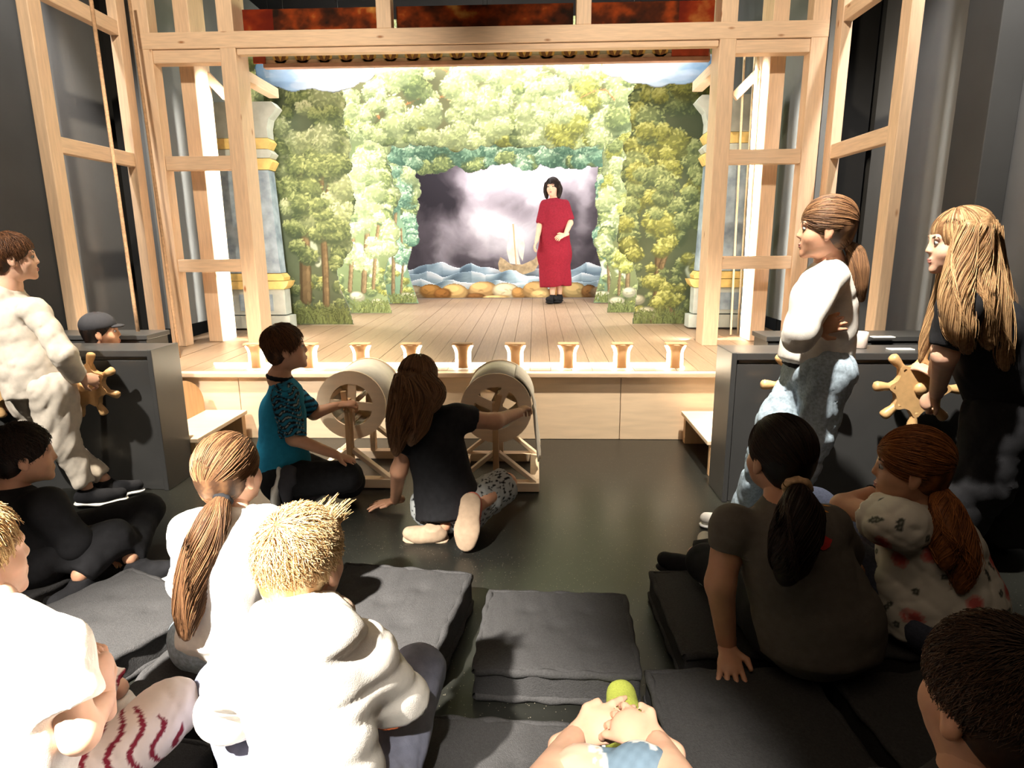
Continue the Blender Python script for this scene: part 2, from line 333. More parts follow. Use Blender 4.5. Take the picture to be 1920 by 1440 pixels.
# ------------------------------------------------------------------ painted scenery: cut-out boards painted stroke by stroke
def lin(c):                       # 0-255 display colour -> linear
    c = np.asarray(c, float)/255.0
    return np.where(c <= .04045, c/12.92, ((c+.055)/1.055)**2.4)
_lat = rng.random((64, 64))
def vnoise(x, y):
    xi = np.floor(x).astype(int); yi = np.floor(y).astype(int); fx = x-xi; fy = y-yi; fx = fx*fx*(3-2*fx); fy = fy*fy*(3-2*fy)
    g = lambda a, b: _lat[a % 64, b % 64]
    return (g(xi, yi)*(1-fx)+g(xi+1, yi)*fx)*(1-fy)+(g(xi, yi+1)*(1-fx)+g(xi+1, yi+1)*fx)*fy
def fbm(x, y, o=5):
    s = 0; a = .5
    for _ in range(o): s = s+a*vnoise(x, y); x = x*2.03+7.1; y = y*2.03+3.7; a *= .5
    return s
class Paint:
    def __init__(s, Y, x0, x1, z0, z1, res=.008):
        s.Y, s.x0, s.z0, s.res = Y, x0, z0, res; s.w = int((x1-x0)/res)+1; s.h = int((z1-z0)/res)+1
        s.c = np.zeros((s.h, s.w, 3)); s.m = np.zeros((s.h, s.w), bool)
        s.X, s.Z = np.meshgrid(x0+np.arange(s.w)*res, z0+np.arange(s.h)*res)
    def P(s, px, py): p = at(px, py, s.Y); return p[0], p[2]
    def PP(s, pts): return [s.P(*p) for p in pts]
    def inside(s, pts):
        r_ = np.zeros((s.h, s.w), bool); n = len(pts)
        for i in range(n):
            (xa, za), (xb, zb) = pts[i], pts[(i+1) % n]
            if za == zb: continue
            r_ ^= ((za > s.Z) != (zb > s.Z)) & (s.X < (xb-xa)*(s.Z-za)/(zb-za)+xa)
        return r_
    def poly(s, pts, c, cut=True):
        i = s.inside(pts); s.c[i] = c
        if cut: s.m |= i
        return i
    def dab(s, x, z, rx, rz, a, c, op=1.0, cut=False):
        R_ = max(rx, rz)+s.res*1.5
        i0 = max(0, int((z-R_-s.z0)/s.res)); i1 = min(s.h, int((z+R_-s.z0)/s.res)+2); j0 = max(0, int((x-R_-s.x0)/s.res)); j1 = min(s.w, int((x+R_-s.x0)/s.res)+2)
        if i0 >= i1 or j0 >= j1: return
        dx = s.X[i0:i1, j0:j1]-x; dz = s.Z[i0:i1, j0:j1]-z; ca, sa = math.cos(a), math.sin(a)
        q = ((dx*ca+dz*sa)/rx)**2+((-dx*sa+dz*ca)/rz)**2
        al = (np.clip((1.15-q)*2.2, 0, 1)*op)[..., None]
        s.c[i0:i1, j0:j1] = s.c[i0:i1, j0:j1]*(1-al)+np.asarray(c)*al
        if cut: s.m[i0:i1, j0:j1] |= q < 1
    def stroke(s, pts, w0, w1, c, shade=True, cut=False, op=1.0):
        pts = np.array(pts, float); L = np.r_[0, np.cumsum(np.hypot(*np.diff(pts, axis=0).T))]; n = max(3, int(L[-1]/(max(.006, min(w0, w1)*.6))))
        t = np.linspace(0, L[-1], n); xs = np.interp(t, L, pts[:, 0]); zs = np.interp(t, L, pts[:, 1]); ws = np.interp(t, [0, L[-1]], [w0, w1]); c = np.asarray(c)
        for x, z, w_ in zip(xs, zs, ws):
            s.dab(x, z, w_, w_, 0, c*(.45 if shade else 1), op, cut)
        if shade:
            for x, z, w_ in zip(xs, zs, ws):
                s.dab(x+w_*.15, z, w_*.7, w_*.9, 0, c*random.uniform(.75, 1.05), op)
            for x, z, w_ in zip(xs[::2], zs[::2], ws[::2]):
                s.dab(x+w_*.45, z+random.uniform(-.02, .02), w_*.3, w_*.8, 0, np.minimum(1, c*random.uniform(1.1, 1.6)), .8)
    def clump(s, x, z, r_, dark, mid, light, n=46, cut=False, leaf=.017):
        if cut:
            for k in range(9):
                a = k*.7; s.dab(x+r_*.62*math.cos(a), z+r_*.55*math.sin(a), r_*.42, r_*.38, 0, dark, 1, True)
        s.dab(x, z-r_*.1, r_*1.0, r_*.85, 0, dark*.85, .8, cut)
        s.dab(x-r_*.05, z+r_*.12, r_*.8, r_*.62, 0, dark*.45+mid*.55, .45); s.dab(x-r_*.1, z+r_*.3, r_*.55, r_*.42, 0, mid*.8+light*.2, .35)
        for k in range(n):
            t = k/n                                        # painted from the dark underside to the bright top
            a = random.uniform(0, 6.283); q = math.sqrt(random.random())
            ux = q*math.cos(a); uz = q*math.sin(a)
            uz = uz*.8+(t-.5)*.45
            b = np.clip(.5+.55*uz+.18*ux*-.5+random.uniform(-.28, .28), 0, 1)
            c = dark*(1-2*b)+mid*2*b if b < .5 else mid*(2-2*b)+light*(2*b-1)
            ang = random.uniform(-1.0, 1.0)+(-.6 if ux > 0 else .6)
            s.dab(x+ux*r_, z+uz*r_*.9, leaf*random.uniform(.7, 1.5), leaf*random.uniform(.3, .6), ang, c, .9)
    def tuft(s, x, z, h, c, n=14):
        for k in range(n):
            a = random.uniform(-.9, .9); l = h*random.uniform(.6, 1.1); cc = np.asarray(c)*random.uniform(.5, 1.6)
            pts = [(x+random.uniform(-.03, .03), z), (x+a*l*.35, z+l*.6), (x+a*l*.9, z+l*(1-.35*abs(a)))]
            s.stroke(pts, .006, .004, cc, False)
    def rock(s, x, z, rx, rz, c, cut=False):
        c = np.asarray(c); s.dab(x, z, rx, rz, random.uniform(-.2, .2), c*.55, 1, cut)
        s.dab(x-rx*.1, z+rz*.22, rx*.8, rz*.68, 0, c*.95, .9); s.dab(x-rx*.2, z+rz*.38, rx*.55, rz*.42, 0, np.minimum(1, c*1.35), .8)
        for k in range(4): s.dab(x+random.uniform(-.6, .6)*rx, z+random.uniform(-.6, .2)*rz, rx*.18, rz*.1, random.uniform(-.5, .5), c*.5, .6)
    def build(s, name, label, cat, thick=.012, group=None):
        m = s.m; idx = -np.ones((s.h, s.w), int)
        cell = m[:-1, :-1] & m[1:, :-1] & m[:-1, 1:] & m[1:, 1:]
        used = np.zeros_like(m)
        for a in (0, 1):
            for b in (0, 1): used[a:s.h-1+a, b:s.w-1+b] |= cell
        idx[used] = np.arange(used.sum()); n = int(used.sum())
        V = np.empty((2*n, 3), np.float32); V[:n, 0] = s.X[used]; V[:n, 1] = s.Y; V[:n, 2] = s.Z[used]; V[n:] = V[:n]; V[n:, 1] += thick
        ii, jj = np.nonzero(cell)
        a, b, c, d = idx[ii, jj], idx[ii, jj+1], idx[ii+1, jj+1], idx[ii+1, jj]
        Fq = [np.c_[a, b, c, d], np.c_[d, c, b, a]+n]
        pad = np.pad(cell, 1)
        for (di, dj, va, vb) in ((-1, 0, a, b), (1, 0, c, d), (0, -1, d, a), (0, 1, b, c)):
            e = ~pad[ii+1+di, jj+1+dj]; Fq.append(np.c_[vb[e], va[e], va[e]+n, vb[e]+n])
        Fq = np.vstack(Fq)
        me = grid_mesh(name, V, Fq); cl = np.ones((2*n, 4), np.float32); cl[:n, :3] = np.clip(s.c[used], 0, 1); cl[n:, :3] = .5
        at_ = me.attributes.new('paint', 'FLOAT_COLOR', 'POINT'); at_.data.foreach_set('color', cl.ravel())
        return tag(link(name, me, paint_m), label, cat, group)
def grid_mesh(name, V, Fq):
    me = bpy.data.meshes.new(name); nf, k = Fq.shape
    me.vertices.add(len(V)); me.vertices.foreach_set('co', np.ascontiguousarray(V, np.float32).ravel())
    me.loops.add(nf*k); me.loops.foreach_set('vertex_index', np.ascontiguousarray(Fq, np.int32).ravel())
    me.polygons.add(nf); me.polygons.foreach_set('loop_start', np.arange(0, nf*k, k, dtype=np.int32))
    me.update(calc_edges=True); return me
DK, MD, LT = lin((80, 94, 70)), lin((134, 148, 98)), lin((194, 204, 142))
DKy, MDy, LTy = lin((98, 104, 62)), lin((158, 162, 86)), lin((214, 216, 138))
DKt, MDt, LTt = lin((74, 104, 90)), lin((134, 166, 140)), lin((204, 222, 192))
DKp, MDp, LTp = lin((126, 138, 104)), lin((180, 192, 140)), lin((230, 234, 192))
BARK = lin((126, 108, 80))
PAL = {'n': (DK, MD, LT), 'y': (DKy, MDy, LTy), 't': (DKt, MDt, LTt), 'p': (DKp, MDp, LTp)}
def forest(Y, x0p, x1p, edge, trunks, palette, label, side, base_y, rocks=(), tufts=(), bg=(60, 72, 62), mist=(), dens=1.0, name='forest_wing', leafz=.62, tone=1.0):
    """a wing: edge = photo outline of its free side from top to bottom"""
    xa = at(min(x0p, x1p), 590, Y)[0]; xb = at(max(x0p, x1p), 590, Y)[0]
    zb = STZ(Y)+.004
    p = Paint(Y, xa-.25, xb+.25, zb-.004, at(900, 96, Y)[2])
    E_ = p.PP(edge); E_[-1] = (E_[-1][0], zb)
    far = (xa if side < 0 else xb); top = p.z0+p.h*p.res
    pts = [(far, top), (E_[0][0], top)]+E_+[(far, zb)]
    body = p.poly(pts, lin(bg))
    nz = fbm(p.X*3, p.Z*3); p.c *= (.6+.8*nz)[..., None]
    for (mx, my, mr) in mist:
        q = p.P(mx, my); p.dab(q[0], q[1], mr, mr*1.6, 0, lin((196, 210, 188)), .85); p.dab(q[0]+.05, q[1]-.1, mr*.6, mr, 0, lin((214, 222, 204)), .7)
    for (tp, w0, w1) in trunks:
        p.stroke(p.PP(tp), w0, w1, BARK)
    # scalloped leafy rim
    EE = np.array([(far, top)][:0]+E_); L = np.r_[0, np.cumsum(np.hypot(*np.diff(EE, axis=0).T))]
    zspan = (top-zb)
    for t in np.arange(0, L[-1], .085):
        x = np.interp(t, L, EE[:, 0])+side*.045; z = np.interp(t, L, EE[:, 1])
        k = palette[int(random.random()*len(palette))]
        if z > zb+.25*zspan: p.clump(x+random.uniform(-.03, .01)*-side*-1, z, random.uniform(.075, .12), *PAL[k], n=34, cut=True)
    # foliage masses over the body, back to front
    ins = np.argwhere(body & (p.Z > zb+(1-leafz)*zspan*.9))
    area_ = len(ins)*p.res**2
    N = int(area_*75*dens)
    for q in ins[rng.integers(0, len(ins), N)]:
        x, z = p.X[q[0], q[1]], p.Z[q[0], q[1]]; k = palette[int(random.random()*len(palette))]
        h = (z-zb)/zspan
        if random.random() > min(1, (h-.2)*3.2): continue
        p.clump(x, z, random.uniform(.06, .17), *PAL[k], n=70)
    low = np.argwhere(body & (p.Z < zb+.26*zspan))
    for q in low[rng.integers(0, len(low), int(len(low)*p.res**2*60))]:
        x, z = p.X[q[0], q[1]], p.Z[q[0], q[1]]
        p.clump(x, z, random.uniform(.04, .08), *PAL[random.choice('nny')], n=16, leaf=.014)
    for (tp, w0, w1) in trunks:      # the bare lower lengths of the trunks stay in front
        a = p.PP(tp); n_ = len(a); lo = a[max(0, n_-3):]
        p.stroke(a[n_//2:], (w0+w1)/2, w1, BARK)
        for _ in range(5): p.clump(a[n_//2][0]+random.uniform(-.09, .09), a[n_//2][1]+random.uniform(-.02, .1), random.uniform(.06, .1), *PAL[palette[0]], n=40)
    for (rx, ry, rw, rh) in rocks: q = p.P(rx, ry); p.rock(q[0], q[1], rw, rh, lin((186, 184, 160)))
    for (tx, ty, th) in tufts: q = p.P(tx, ty); p.tuft(q[0], max(q[1], zb), th, lin((108, 118, 74)))
    p.c *= tone*(.72+.56*fbm(p.X*1.7+Y*5, p.Z*1.7))[..., None]
    p.m &= p.Z >= zb
    return p.build(name, label, 'stage flat')
forest(6.3, 528, 662, [(632, 175), (640, 205), (632, 235), (652, 262), (648, 300), (640, 335), (655, 380), (650, 425), (640, 470), (632, 510), (640, 545), (655, 575), (664, 612)],
       [([(560, 330), (570, 420), (572, 480), (574, 560)], .05, .062), ([(606, 300), (600, 370), (606, 440), (610, 500), (612, 570)], .028, .036), ([(620, 330), (606, 400)], .016, .024)], 'nnnpp',
       'painted forest wing with two bare trunks, nearest on the left', -1, 612, rocks=((648, 545, .06, .05),), tufts=[(560+k*9, 606, .2) for k in range(12)], mist=((585, 470, .06),), bg=(104, 116, 92), tone=.82)
forest(7.2, 560, 740, [(705, 200), (712, 230), (722, 260), (714, 295), (728, 330), (738, 365), (728, 405), (738, 440), (730, 480), (720, 520), (728, 560), (736, 588)],
       [([(690, 400), (688, 450), (684, 500), (682, 545)], .03, .034), ([(712, 400), (704, 470), (700, 540)], .018, .022), ([(664, 420), (660, 480), (656, 545)], .022, .026)], 'pppn',
       'pale painted forest wing with slim trunks, second on the left', -1, 588, rocks=((670, 556, .09, .06), (708, 568, .07, .05)), tufts=[(668+k*9, 585, .16) for k in range(8)], mist=((672, 480, .09), (698, 500, .08)), bg=(120, 134, 96))
forest(8.2, 660, 786, [(765, 240), (768, 275), (762, 300), (772, 325), (778, 360), (770, 400), (777, 440), (772, 470), (764, 500), (772, 530), (786, 568)],
       [([(742, 400), (738, 470), (737, 550)], .022, .026), ([(752, 430), (756, 490), (752, 550)], .013, .016)], 'ttpn',
       'blue green painted forest wing, rearmost on the left', -1, 568, rocks=((766, 556, .12, .05),), tufts=[(735+k*7, 567, .13) for k in range(7)], mist=((745, 480, .12),), bg=(110, 136, 112))
forest(6.3, 1190, 1322, [(1205, 150), (1196, 180), (1188, 210), (1196, 245), (1182, 285), (1176, 330), (1186, 370), (1172, 410), (1168, 450), (1186, 490), (1196, 530), (1190, 575), (1184, 612)],
       [([(1240, 420), (1236, 480), (1234, 540), (1226, 605)], .04, .05), ([(1262, 330), (1258, 420), (1250, 470), (1240, 500)], .022, .03), ([(1270, 595), (1250, 575), (1232, 560)], .022, .03)], 'ynyn',
       'yellow green painted forest wing, nearest on the right', 1, 612, rocks=((1212, 588, .1, .07), (1196, 562, .07, .05)), tufts=[(1195+k*10, 608, .17) for k in range(11)], bg=(92, 102, 78), mist=((1300, 500, .08),), tone=.68)
forest(7.2, 1120, 1300, [(1150, 200), (1144, 235), (1152, 265), (1136, 300), (1140, 340), (1128, 380), (1136, 420), (1126, 455), (1136, 490), (1146, 520), (1140, 555), (1138, 588)],
       [([(1180, 420), (1178, 480), (1176, 550)], .022, .026), ([(1160, 440), (1163, 500), (1160, 552)], .014, .018)], 'ypnp',
       'painted forest wing with slim trunks, second on the right', 1, 588, rocks=((1158, 566, .1, .06), (1180, 548, .08, .06)), tufts=[(1148+k*8, 586, .15) for k in range(7)], mist=((1164, 490, .09),), bg=(112, 120, 84), tone=.85)
forest(8.2, 1106, 1240, [(1134, 240), (1130, 275), (1136, 300), (1128, 330), (1124, 365), (1130, 400), (1122, 440), (1118, 470), (1128, 505), (1120, 535), (1112, 566)],
       [([(1142, 420), (1140, 480), (1142, 550)], .018, .02)], 'ttpn', 'blue green painted forest wing, rearmost on the right', 1, 566, rocks=((1130, 553, .14, .05),), tufts=[(1118+k*7, 565, .12) for k in range(6)], mist=((1136, 500, .1),), bg=(110, 136, 112))
def border(Y, x0p, x1p, ytop, low, palette, label, dens=1.0, bg=(110, 112, 84), branches=0, extra=0):
    p = Paint(Y, at(x0p, 300, Y)[0], at(x1p, 300, Y)[0], at(900, max(v for _, v in low)+14, Y)[2], at(900, ytop, Y)[2]+.18)
    E_ = p.PP(low); top = p.z0+p.h*p.res
    body = p.poly([(p.x0, top)]+[(p.x0, E_[0][1])]+E_+[(p.x0+p.w*p.res, E_[-1][1]), (p.x0+p.w*p.res, top)], lin(bg))
    p.c *= (.55+.9*fbm(p.X*2.5, p.Z*2.5))[..., None]
    EE = np.array(E_); 
    for x in np.arange(EE[0, 0], EE[-1, 0], .08):
        z = np.interp(x, EE[:, 0], EE[:, 1]); p.clump(x, z+.03, random.uniform(.06, .11), *PAL[random.choice(palette)], n=30, cut=True)
    for k in range(branches):
        x = random.uniform(EE[0, 0], EE[-1, 0]); z = random.uniform(EE[:, 1].max(), top-.1); a = random.choice((-1, 1)); l = random.uniform(.3, .7)
        p.stroke([(x, z), (x+a*l*.4, z+.1), (x+a*l*.75, z+.09), (x+a*l, z-.02)], .006, .011, lin((170, 120, 80)))
    ins = np.argwhere(body)
    for q in ins[rng.integers(0, len(ins), int(len(ins)*p.res**2*95*dens))]:
        x, z = p.X[q[0], q[1]], p.Z[q[0], q[1]]; xc = abs(x-CX)/1.8
        k = random.choice(palette)
        if extra and random.random() > xc*1.1: k = 'p'
        p.clump(x, z, random.uniform(.05, .15), *PAL[k], n=58)
    for k in range(branches//2):
        x = random.uniform(EE[0, 0], EE[-1, 0]); z = random.uniform(EE[:, 1].max(), top-.1); a = random.choice((-1, 1)); l = random.uniform(.25, .5)
        p.stroke([(x, z), (x+a*l*.4, z+.06), (x+a*l*.75, z+.07), (x+a*l, z-.02)], .004, .008, lin((186, 140, 100)))
    p.c *= (.7+.58*fbm(p.X*1.7+Y*5, p.Z*1.7))[..., None]
    o = p.build('foliage_border', label, 'stage flat')
    for x in (p.x0+.3, p.x0+p.w*p.res/2, p.x0+p.w*p.res-.3): MB().tube([(x, Y+.006, top-.03), (x, Y+.006, 4.299)], .003, 6).build('hanging_wire', black_m, o)
    MB().box(p.x0, p.x0+p.w*p.res, Y+.0125, Y+.035, top-.06, top-.01, .003).build('batten', plyd, o)
    return o
border(6.75, 470, 1360, 70, [(470, 230), (560, 240), (640, 225), (720, 268), (790, 262), (850, 274), (920, 262), (1000, 266), (1080, 272), (1140, 258), (1200, 230), (1290, 236), (1360, 226)], 'npyp',
       'pale yellow painted foliage border hanging nearest the audience', 1.0, bg=(104, 106, 80), branches=12, extra=1)
border(7.75, 600, 1240, 200, [(600, 300), (700, 296), (762, 300), (790, 322), (830, 316), (860, 304), (890, 318), (930, 300), (965, 296), (985, 318), (1010, 302), (1060, 310), (1110, 304), (1150, 300), (1240, 300)], 'tttn',
       'teal green painted foliage border hanging behind the pale one', 1.2, bg=(84, 112, 92))
# storm backdrop
def backdrop():
    Y = 10.0; a = at(640, 560, Y); b = at(1260, 180, Y)
    p = Paint(Y, a[0], b[0], STZ(Y)+.01, b[2], .011); p.m[:] = True
    U = (p.X-at(960, 400, Y)[0]); V_ = (p.Z-at(960, 420, Y)[2])
    wx = fbm(p.X*1.1+3, p.Z*1.1)*1.6-.8; wz = fbm(p.X*1.1, p.Z*1.1+9)*1.6-.8
    n1 = fbm((p.X+wx)*1.3, (p.Z+wz)*1.6, 6)
    pix_x = 960+U*FPX/ (Y*1.02); pix_y = 420-V_*FPX/(Y*1.02)
    g = lambda cx, cy, sx, sy, k: k*np.exp(-((pix_x-cx+wx*60)/sx)**2-((pix_y-cy+wz*50)/sy)**2)
    v = .27+(n1-.48)*.8+g(985, 350, 75, 38, .62)+g(905, 420, 70, 50, .55)+g(960, 440, 60, 60, .35)+g(1090, 400, 16, 90, .28)+g(1030, 320, 60, 30, .3)
    v += g(790, 350, 42, 60, -.36)+g(855, 380, 34, 26, -.30)+g(900, 330, 60, 12, -.14)+g(780, 450, 40, 60, -.16)+g(960, 395, 22, 26, -.28)+g(1118, 430, 20, 80, -.1)+g(870, 470, 30, 30, -.1)
    v = np.clip(v, .03, 1)
    ramp = [lin((38, 34, 38)), lin((92, 84, 88)), lin((168, 158, 162)), lin((236, 230, 230))]
    t = v*3; i = np.clip(t.astype(int), 0, 2); f = (t-i)[..., None]; rp = np.array(ramp)
    p.c = rp[i]*(1-f)+rp[i+1]*f
    return p.build('storm_backdrop', 'painted backdrop of grey storm clouds at the rear of the stage', 'backdrop')
backdrop()
def wave_row(Y, crest, label, shift):
    xs = [c[0] for c in crest]; p = Paint(Y, at(700, 500, Y)[0], at(1200, 500, Y)[0], STZ(Y)+.004, at(900, 470, Y)[2]+.1, .009)
    E_ = np.array(p.PP(crest)); zc = np.interp(p.X[0], E_[:, 0], E_[:, 1]); zc = zc+.012*np.sin(p.X[0]*17+shift)
    p.m = (p.Z < zc[None, :]) 
    dpt = (zc[None, :]-p.Z)
    sl = np.gradient(zc)[None, :]/p.res
    v = .55+.3*np.sin(p.X*9+shift+dpt*14)*np.exp(-dpt*5)+.35*np.exp(-dpt*18)-.6*np.clip(sl, -.4, .6)*np.exp(-dpt*7)-dpt*.7+(fbm(p.X*4+dpt*6, p.Z*13)-.5)*.5
    v = np.clip(v, 0, 1); rp = np.array([lin((62, 74, 82)), lin((120, 142, 156)), lin((176, 198, 208)), lin((238, 244, 246))]); t = v*3; i = np.clip(t.astype(int), 0, 2); f = (t-i)[..., None]
    p.c = rp[i]*(1-f)+rp[i+1]*f
    return p.build('wave_board', label, 'stage flat')
wave_row(9.75, [(700, 505), (775, 505), (800, 494), (830, 492), (862, 502), (884, 493), (905, 500), (935, 505), (980, 500), (1020, 506), (1060, 510), (1100, 492), (1128, 498), (1200, 505)], 'rear cut-out wave board with white crests under the storm clouds', .4)
wave_row(9.45, [(700, 520), (775, 514), (800, 508), (830, 518), (862, 512), (884, 506), (910, 516), (950, 508), (968, 506), (990, 518), (1060, 522), (1090, 512), (1125, 516), (1200, 520)], 'middle cut-out wave board behind the painted rocks', 2.0)
wave_row(9.15, [(700, 532), (790, 524), (815, 530), (850, 524), (885, 532), (930, 526), (970, 530), (1010, 534), (1070, 530), (1120, 526), (1200, 532)], 'front cut-out wave board just behind the painted rocks', 4.2)
# little sailing ship between the wave boards
def ship():
    Y = 9.6; t = thing('cutout_ship', 'small cut-out sailing ship riding on the painted waves', 'stage ship', tuple(at(975, 505, Y)))
    q = lambda pts: [(at(x, y, Y)[0], at(x, y, Y)[2]) for x, y in pts]
    MB().prism(q([(938, 482), (945, 486), (958, 496), (980, 496), (1002, 486), (1010, 474), (1012, 492), (1002, 508), (985, 514), (950, 516), (936, 508), (934, 494)]), Y, Y+.015).build('hull', mat('ship_ochre_paint', (.50, .36, .20), .8, .35, 14), t)
    sail = mat('sail_cream_paint', (.78, .70, .55), .85, .2, 8)
    MB().prism(q([(954, 430), (962, 426), (966, 450), (972, 480), (976, 496), (956, 494), (950, 470)]), Y-.004, Y+.006).build('sail', sail, t)
    MB().prism(q([(966, 432), (980, 440), (984, 460), (980, 490), (974, 478)]), Y+.008, Y+.014).build('sail', sail, t)
    MB().tube([at(962, 420, Y+.003), at(968, 498, Y+.003)], .012, 8).build('mast', plyd, t)
    q_ = at(972, 505, Y+.03); MB().box(q_[0]-.015, q_[0]+.015, Y+.016, Y+.04, STZ(Y)+.002, q_[2], .002).build('support_stick', plyd, t)
ship()
# row of painted rocks closing the stage floor
def rock_row():
    Y = 8.85; p = Paint(Y, at(740, 560, Y)[0], at(1180, 560, Y)[0], STZ(Y)+.003, at(900, 520, Y)[2]+.05, .008)
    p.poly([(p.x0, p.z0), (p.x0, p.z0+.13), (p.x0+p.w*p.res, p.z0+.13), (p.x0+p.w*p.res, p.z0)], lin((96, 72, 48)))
    random.seed(12)
    for (x, y, rw, rh, c) in ((775, 548, .2, .1, (176, 160, 130)), (808, 546, .17, .1, (170, 126, 70)), (852, 547, .19, .115, (214, 178, 120)), (830, 552, .13, .09, (150, 104, 56)), (905, 542, .2, .11, (206, 168, 116)), (893, 556, .14, .05, (120, 84, 48)), (950, 546, .2, .12, (228, 214, 180)), (972, 550, .1, .09, (190, 146, 90)),
                             (1003, 543, .18, .12, (200, 164, 112)), (1012, 553, .14, .075, (216, 186, 130)), (1050, 548, .16, .1, (160, 118, 70)), (1078, 545, .17, .12, (206, 182, 128)), (1105, 548, .12, .11, (140, 104, 64)), (1130, 548, .18, .1, (150, 130, 104)), (930, 558, .2, .035, (222, 190, 134))):
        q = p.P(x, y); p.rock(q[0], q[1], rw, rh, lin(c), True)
    p.m &= p.Z >= p.z0+.002
    p.build('rock_ground_row', 'low cut-out row of painted brown and cream rocks across the stage rear', 'stage flat')
rock_row()
# ------------------------------------------------------------------ clouds
def cloud(cx, cy, w_, h_, Y, label, flip):
    a = at(cx-w_/2-12, cy+h_+12, Y); b = at(cx+w_/2+12, cy-34, Y); p = Paint(Y, a[0], b[0], a[2], b[2], .007)
    for k in range(26):
        u = -1+2*k/25; z = cy-10+h_*.62*math.sqrt(max(0, 1-u*u))+random.uniform(-3, 3)
        q = p.P(cx+u*w_/2*.92, z-10); r_ = random.uniform(.07, .12); e = .5+.5*u*flip
        c = lin((120, 164, 206))*(1-e)+lin((222, 228, 236))*e
        p.dab(q[0], q[1], r_*1.2, r_*.8, 0, c*.82, 1, True); p.dab(q[0], q[1]+.03, r_*1.05, r_*.66, 0, c, .9)
    p.poly(p.PP([(cx-w_/2, cy-40), (cx+w_/2, cy-40), (cx+w_/2*.9, cy), (cx-w_/2*.9, cy)]), lin((186, 204, 224)))
    for k in range(30):
        x = random.uniform(-.48, .48); q = p.P(cx+x*w_, cy+random.uniform(-20, h_*.4)); e = np.clip(.5+x*flip*1.1+random.uniform(-.2, .2), 0, 1)
        p.dab(q[0], q[1], .12, .045, random.uniform(-.3, .3), lin((100, 146, 196))*(1-e)+lin((226, 230, 238))*e, .6)
    o = p.build('cloud_flat', label, 'stage flat')
    for dx in (-.25, .25): x = at(cx, cy, Y)[0]+dx; MB().tube([(x, Y+.006, at(cx, cy-30, Y)[2]), (x, Y+.006, 4.299)], .003, 6).build('hanging_wire', black_m, o)
cloud(590, 146, 205, 44, 6.22, 'blue and white cut-out cloud hanging in the upper left of the opening', 1)
cloud(1238, 134, 195, 44, 6.22, 'blue and white cut-out cloud hanging in the upper right of the opening', -1)
# ------------------------------------------------------------------ column wings behind the inner posts
marble_m = mat('blue_marble_paint', (.42, .52, .60), .6, 0, 9, c2=(.16, .22, .29))
stone_m = mat('grey_blue_stone_paint', (.46, .50, .46), .7, .16, 9)
goldc_m = mat('ochre_gold_paint', (.72, .52, .18), .6, .22, 12)
pale_m = mat('pale_edge_paint', (.80, .82, .80), .7, .05, 9)
def column(s, label):
    Y = 6.0; t = thing('column_wing', label, 'stage flat', (CX+s*2.0, Y, STZ(Y)))
    def X(px): return at(px, 400, Y)[0]
    zz = lambda y: at(510, y, Y)[2]
    zb = STZ(Y)+.006
    # profile measured on the left wing; mirrored about the stage centre for the right
    e = lambda px, y: at(px, y, Y)[0]
    out = -3.02
    def seg(name, prof, m, dy0=0.0, dy1=.14):
        pts = [(out, prof[0][1])]+prof+[(out, prof[-1][1])]
        if s > 0: pts = [(2*CX-x, z) for x, z in pts]
        return MB().prism(pts, Y+dy0, Y+dy1).build(name, m, t)
    q = lambda *pp: [(e(x, y), max(zb, at(x, y, Y)[2])) for x, y in pp]
    seg('entablature', q((508, 190), (518, 201), (512, 210), (503, 222), (500, 240), (502, 258)), stone_m)
    seg('gold_frieze', q((502, 259), (508, 266), (502, 279)), goldc_m, -.01)
    seg('moulding', q((503, 280), (511, 288), (506, 296)), stone_m, -.015)
    seg('capital', q((506, 297), (512, 303), (505, 318)), goldc_m, -.01)
    sh = seg('shaft', q((503, 319), (508, 360), (515, 420), (522, 480), (526, 512)), marble_m)
    seg('base_moulding', q((528, 513), (534, 520), (533, 526)), goldc_m, -.02)
    seg('base_ledge', q((543, 527), (540, 536), (534, 542)), goldc_m, -.03)
    seg('pedestal', q((533, 543), (537, 590)), stone_m)
    seg('plinth', q((545, 592), (547, 615)), stone_m, -.025)
    xw = (e(450, 565), e(512, 565)); pan = [(xw[0], at(480, 583, Y)[2]), (xw[1], at(480, 583, Y)[2]), (xw[1], at(480, 552, Y)[2]), (xw[0], at(480, 552, Y)[2])]
    if s > 0: pan = [(2*CX-x, z) for x, z in pan]
    MB().prism(pan, Y-.008, Y+.002).build('recess_panel', marble_m, t)
column(-1, 'painted blue marble column wing with gold bands, left of the forest')
column(1, 'painted blue marble column wing with gold bands, right of the forest')
# the frieze above the opening: dark figures in red, umber and ochre
for fi, (a, b) in enumerate(FRZ):
    p = Paint(5.27, a, b, 2.86, 3.05, .007); p.m[:] = True
    v = np.clip(fbm(p.X*5+fi*9, p.Z*7)*1.5-.3+(fbm(p.X*14, p.Z*16+4)-.5)*.8, 0, 1)*3; i = np.clip(v.astype(int), 0, 2); f = (v-i)[..., None]; rp = np.array([lin((30, 18, 12)), lin((74, 32, 14)), lin((138, 58, 20)), lin((196, 142, 70))])
    p.c = rp[i]*(1-f)+rp[i+1]*f
    if fi == 0: p.c[:, :34] = p.c[:, :34]*.4+lin((112, 26, 12))*.6
    if fi == 2: p.c[:, -38:] = p.c[:, -38:]*.4+lin((112, 26, 12))*.6
    o = p.build('panel', None, None); o.parent = fz; o.matrix_parent_inverse = W(fz).inverted()
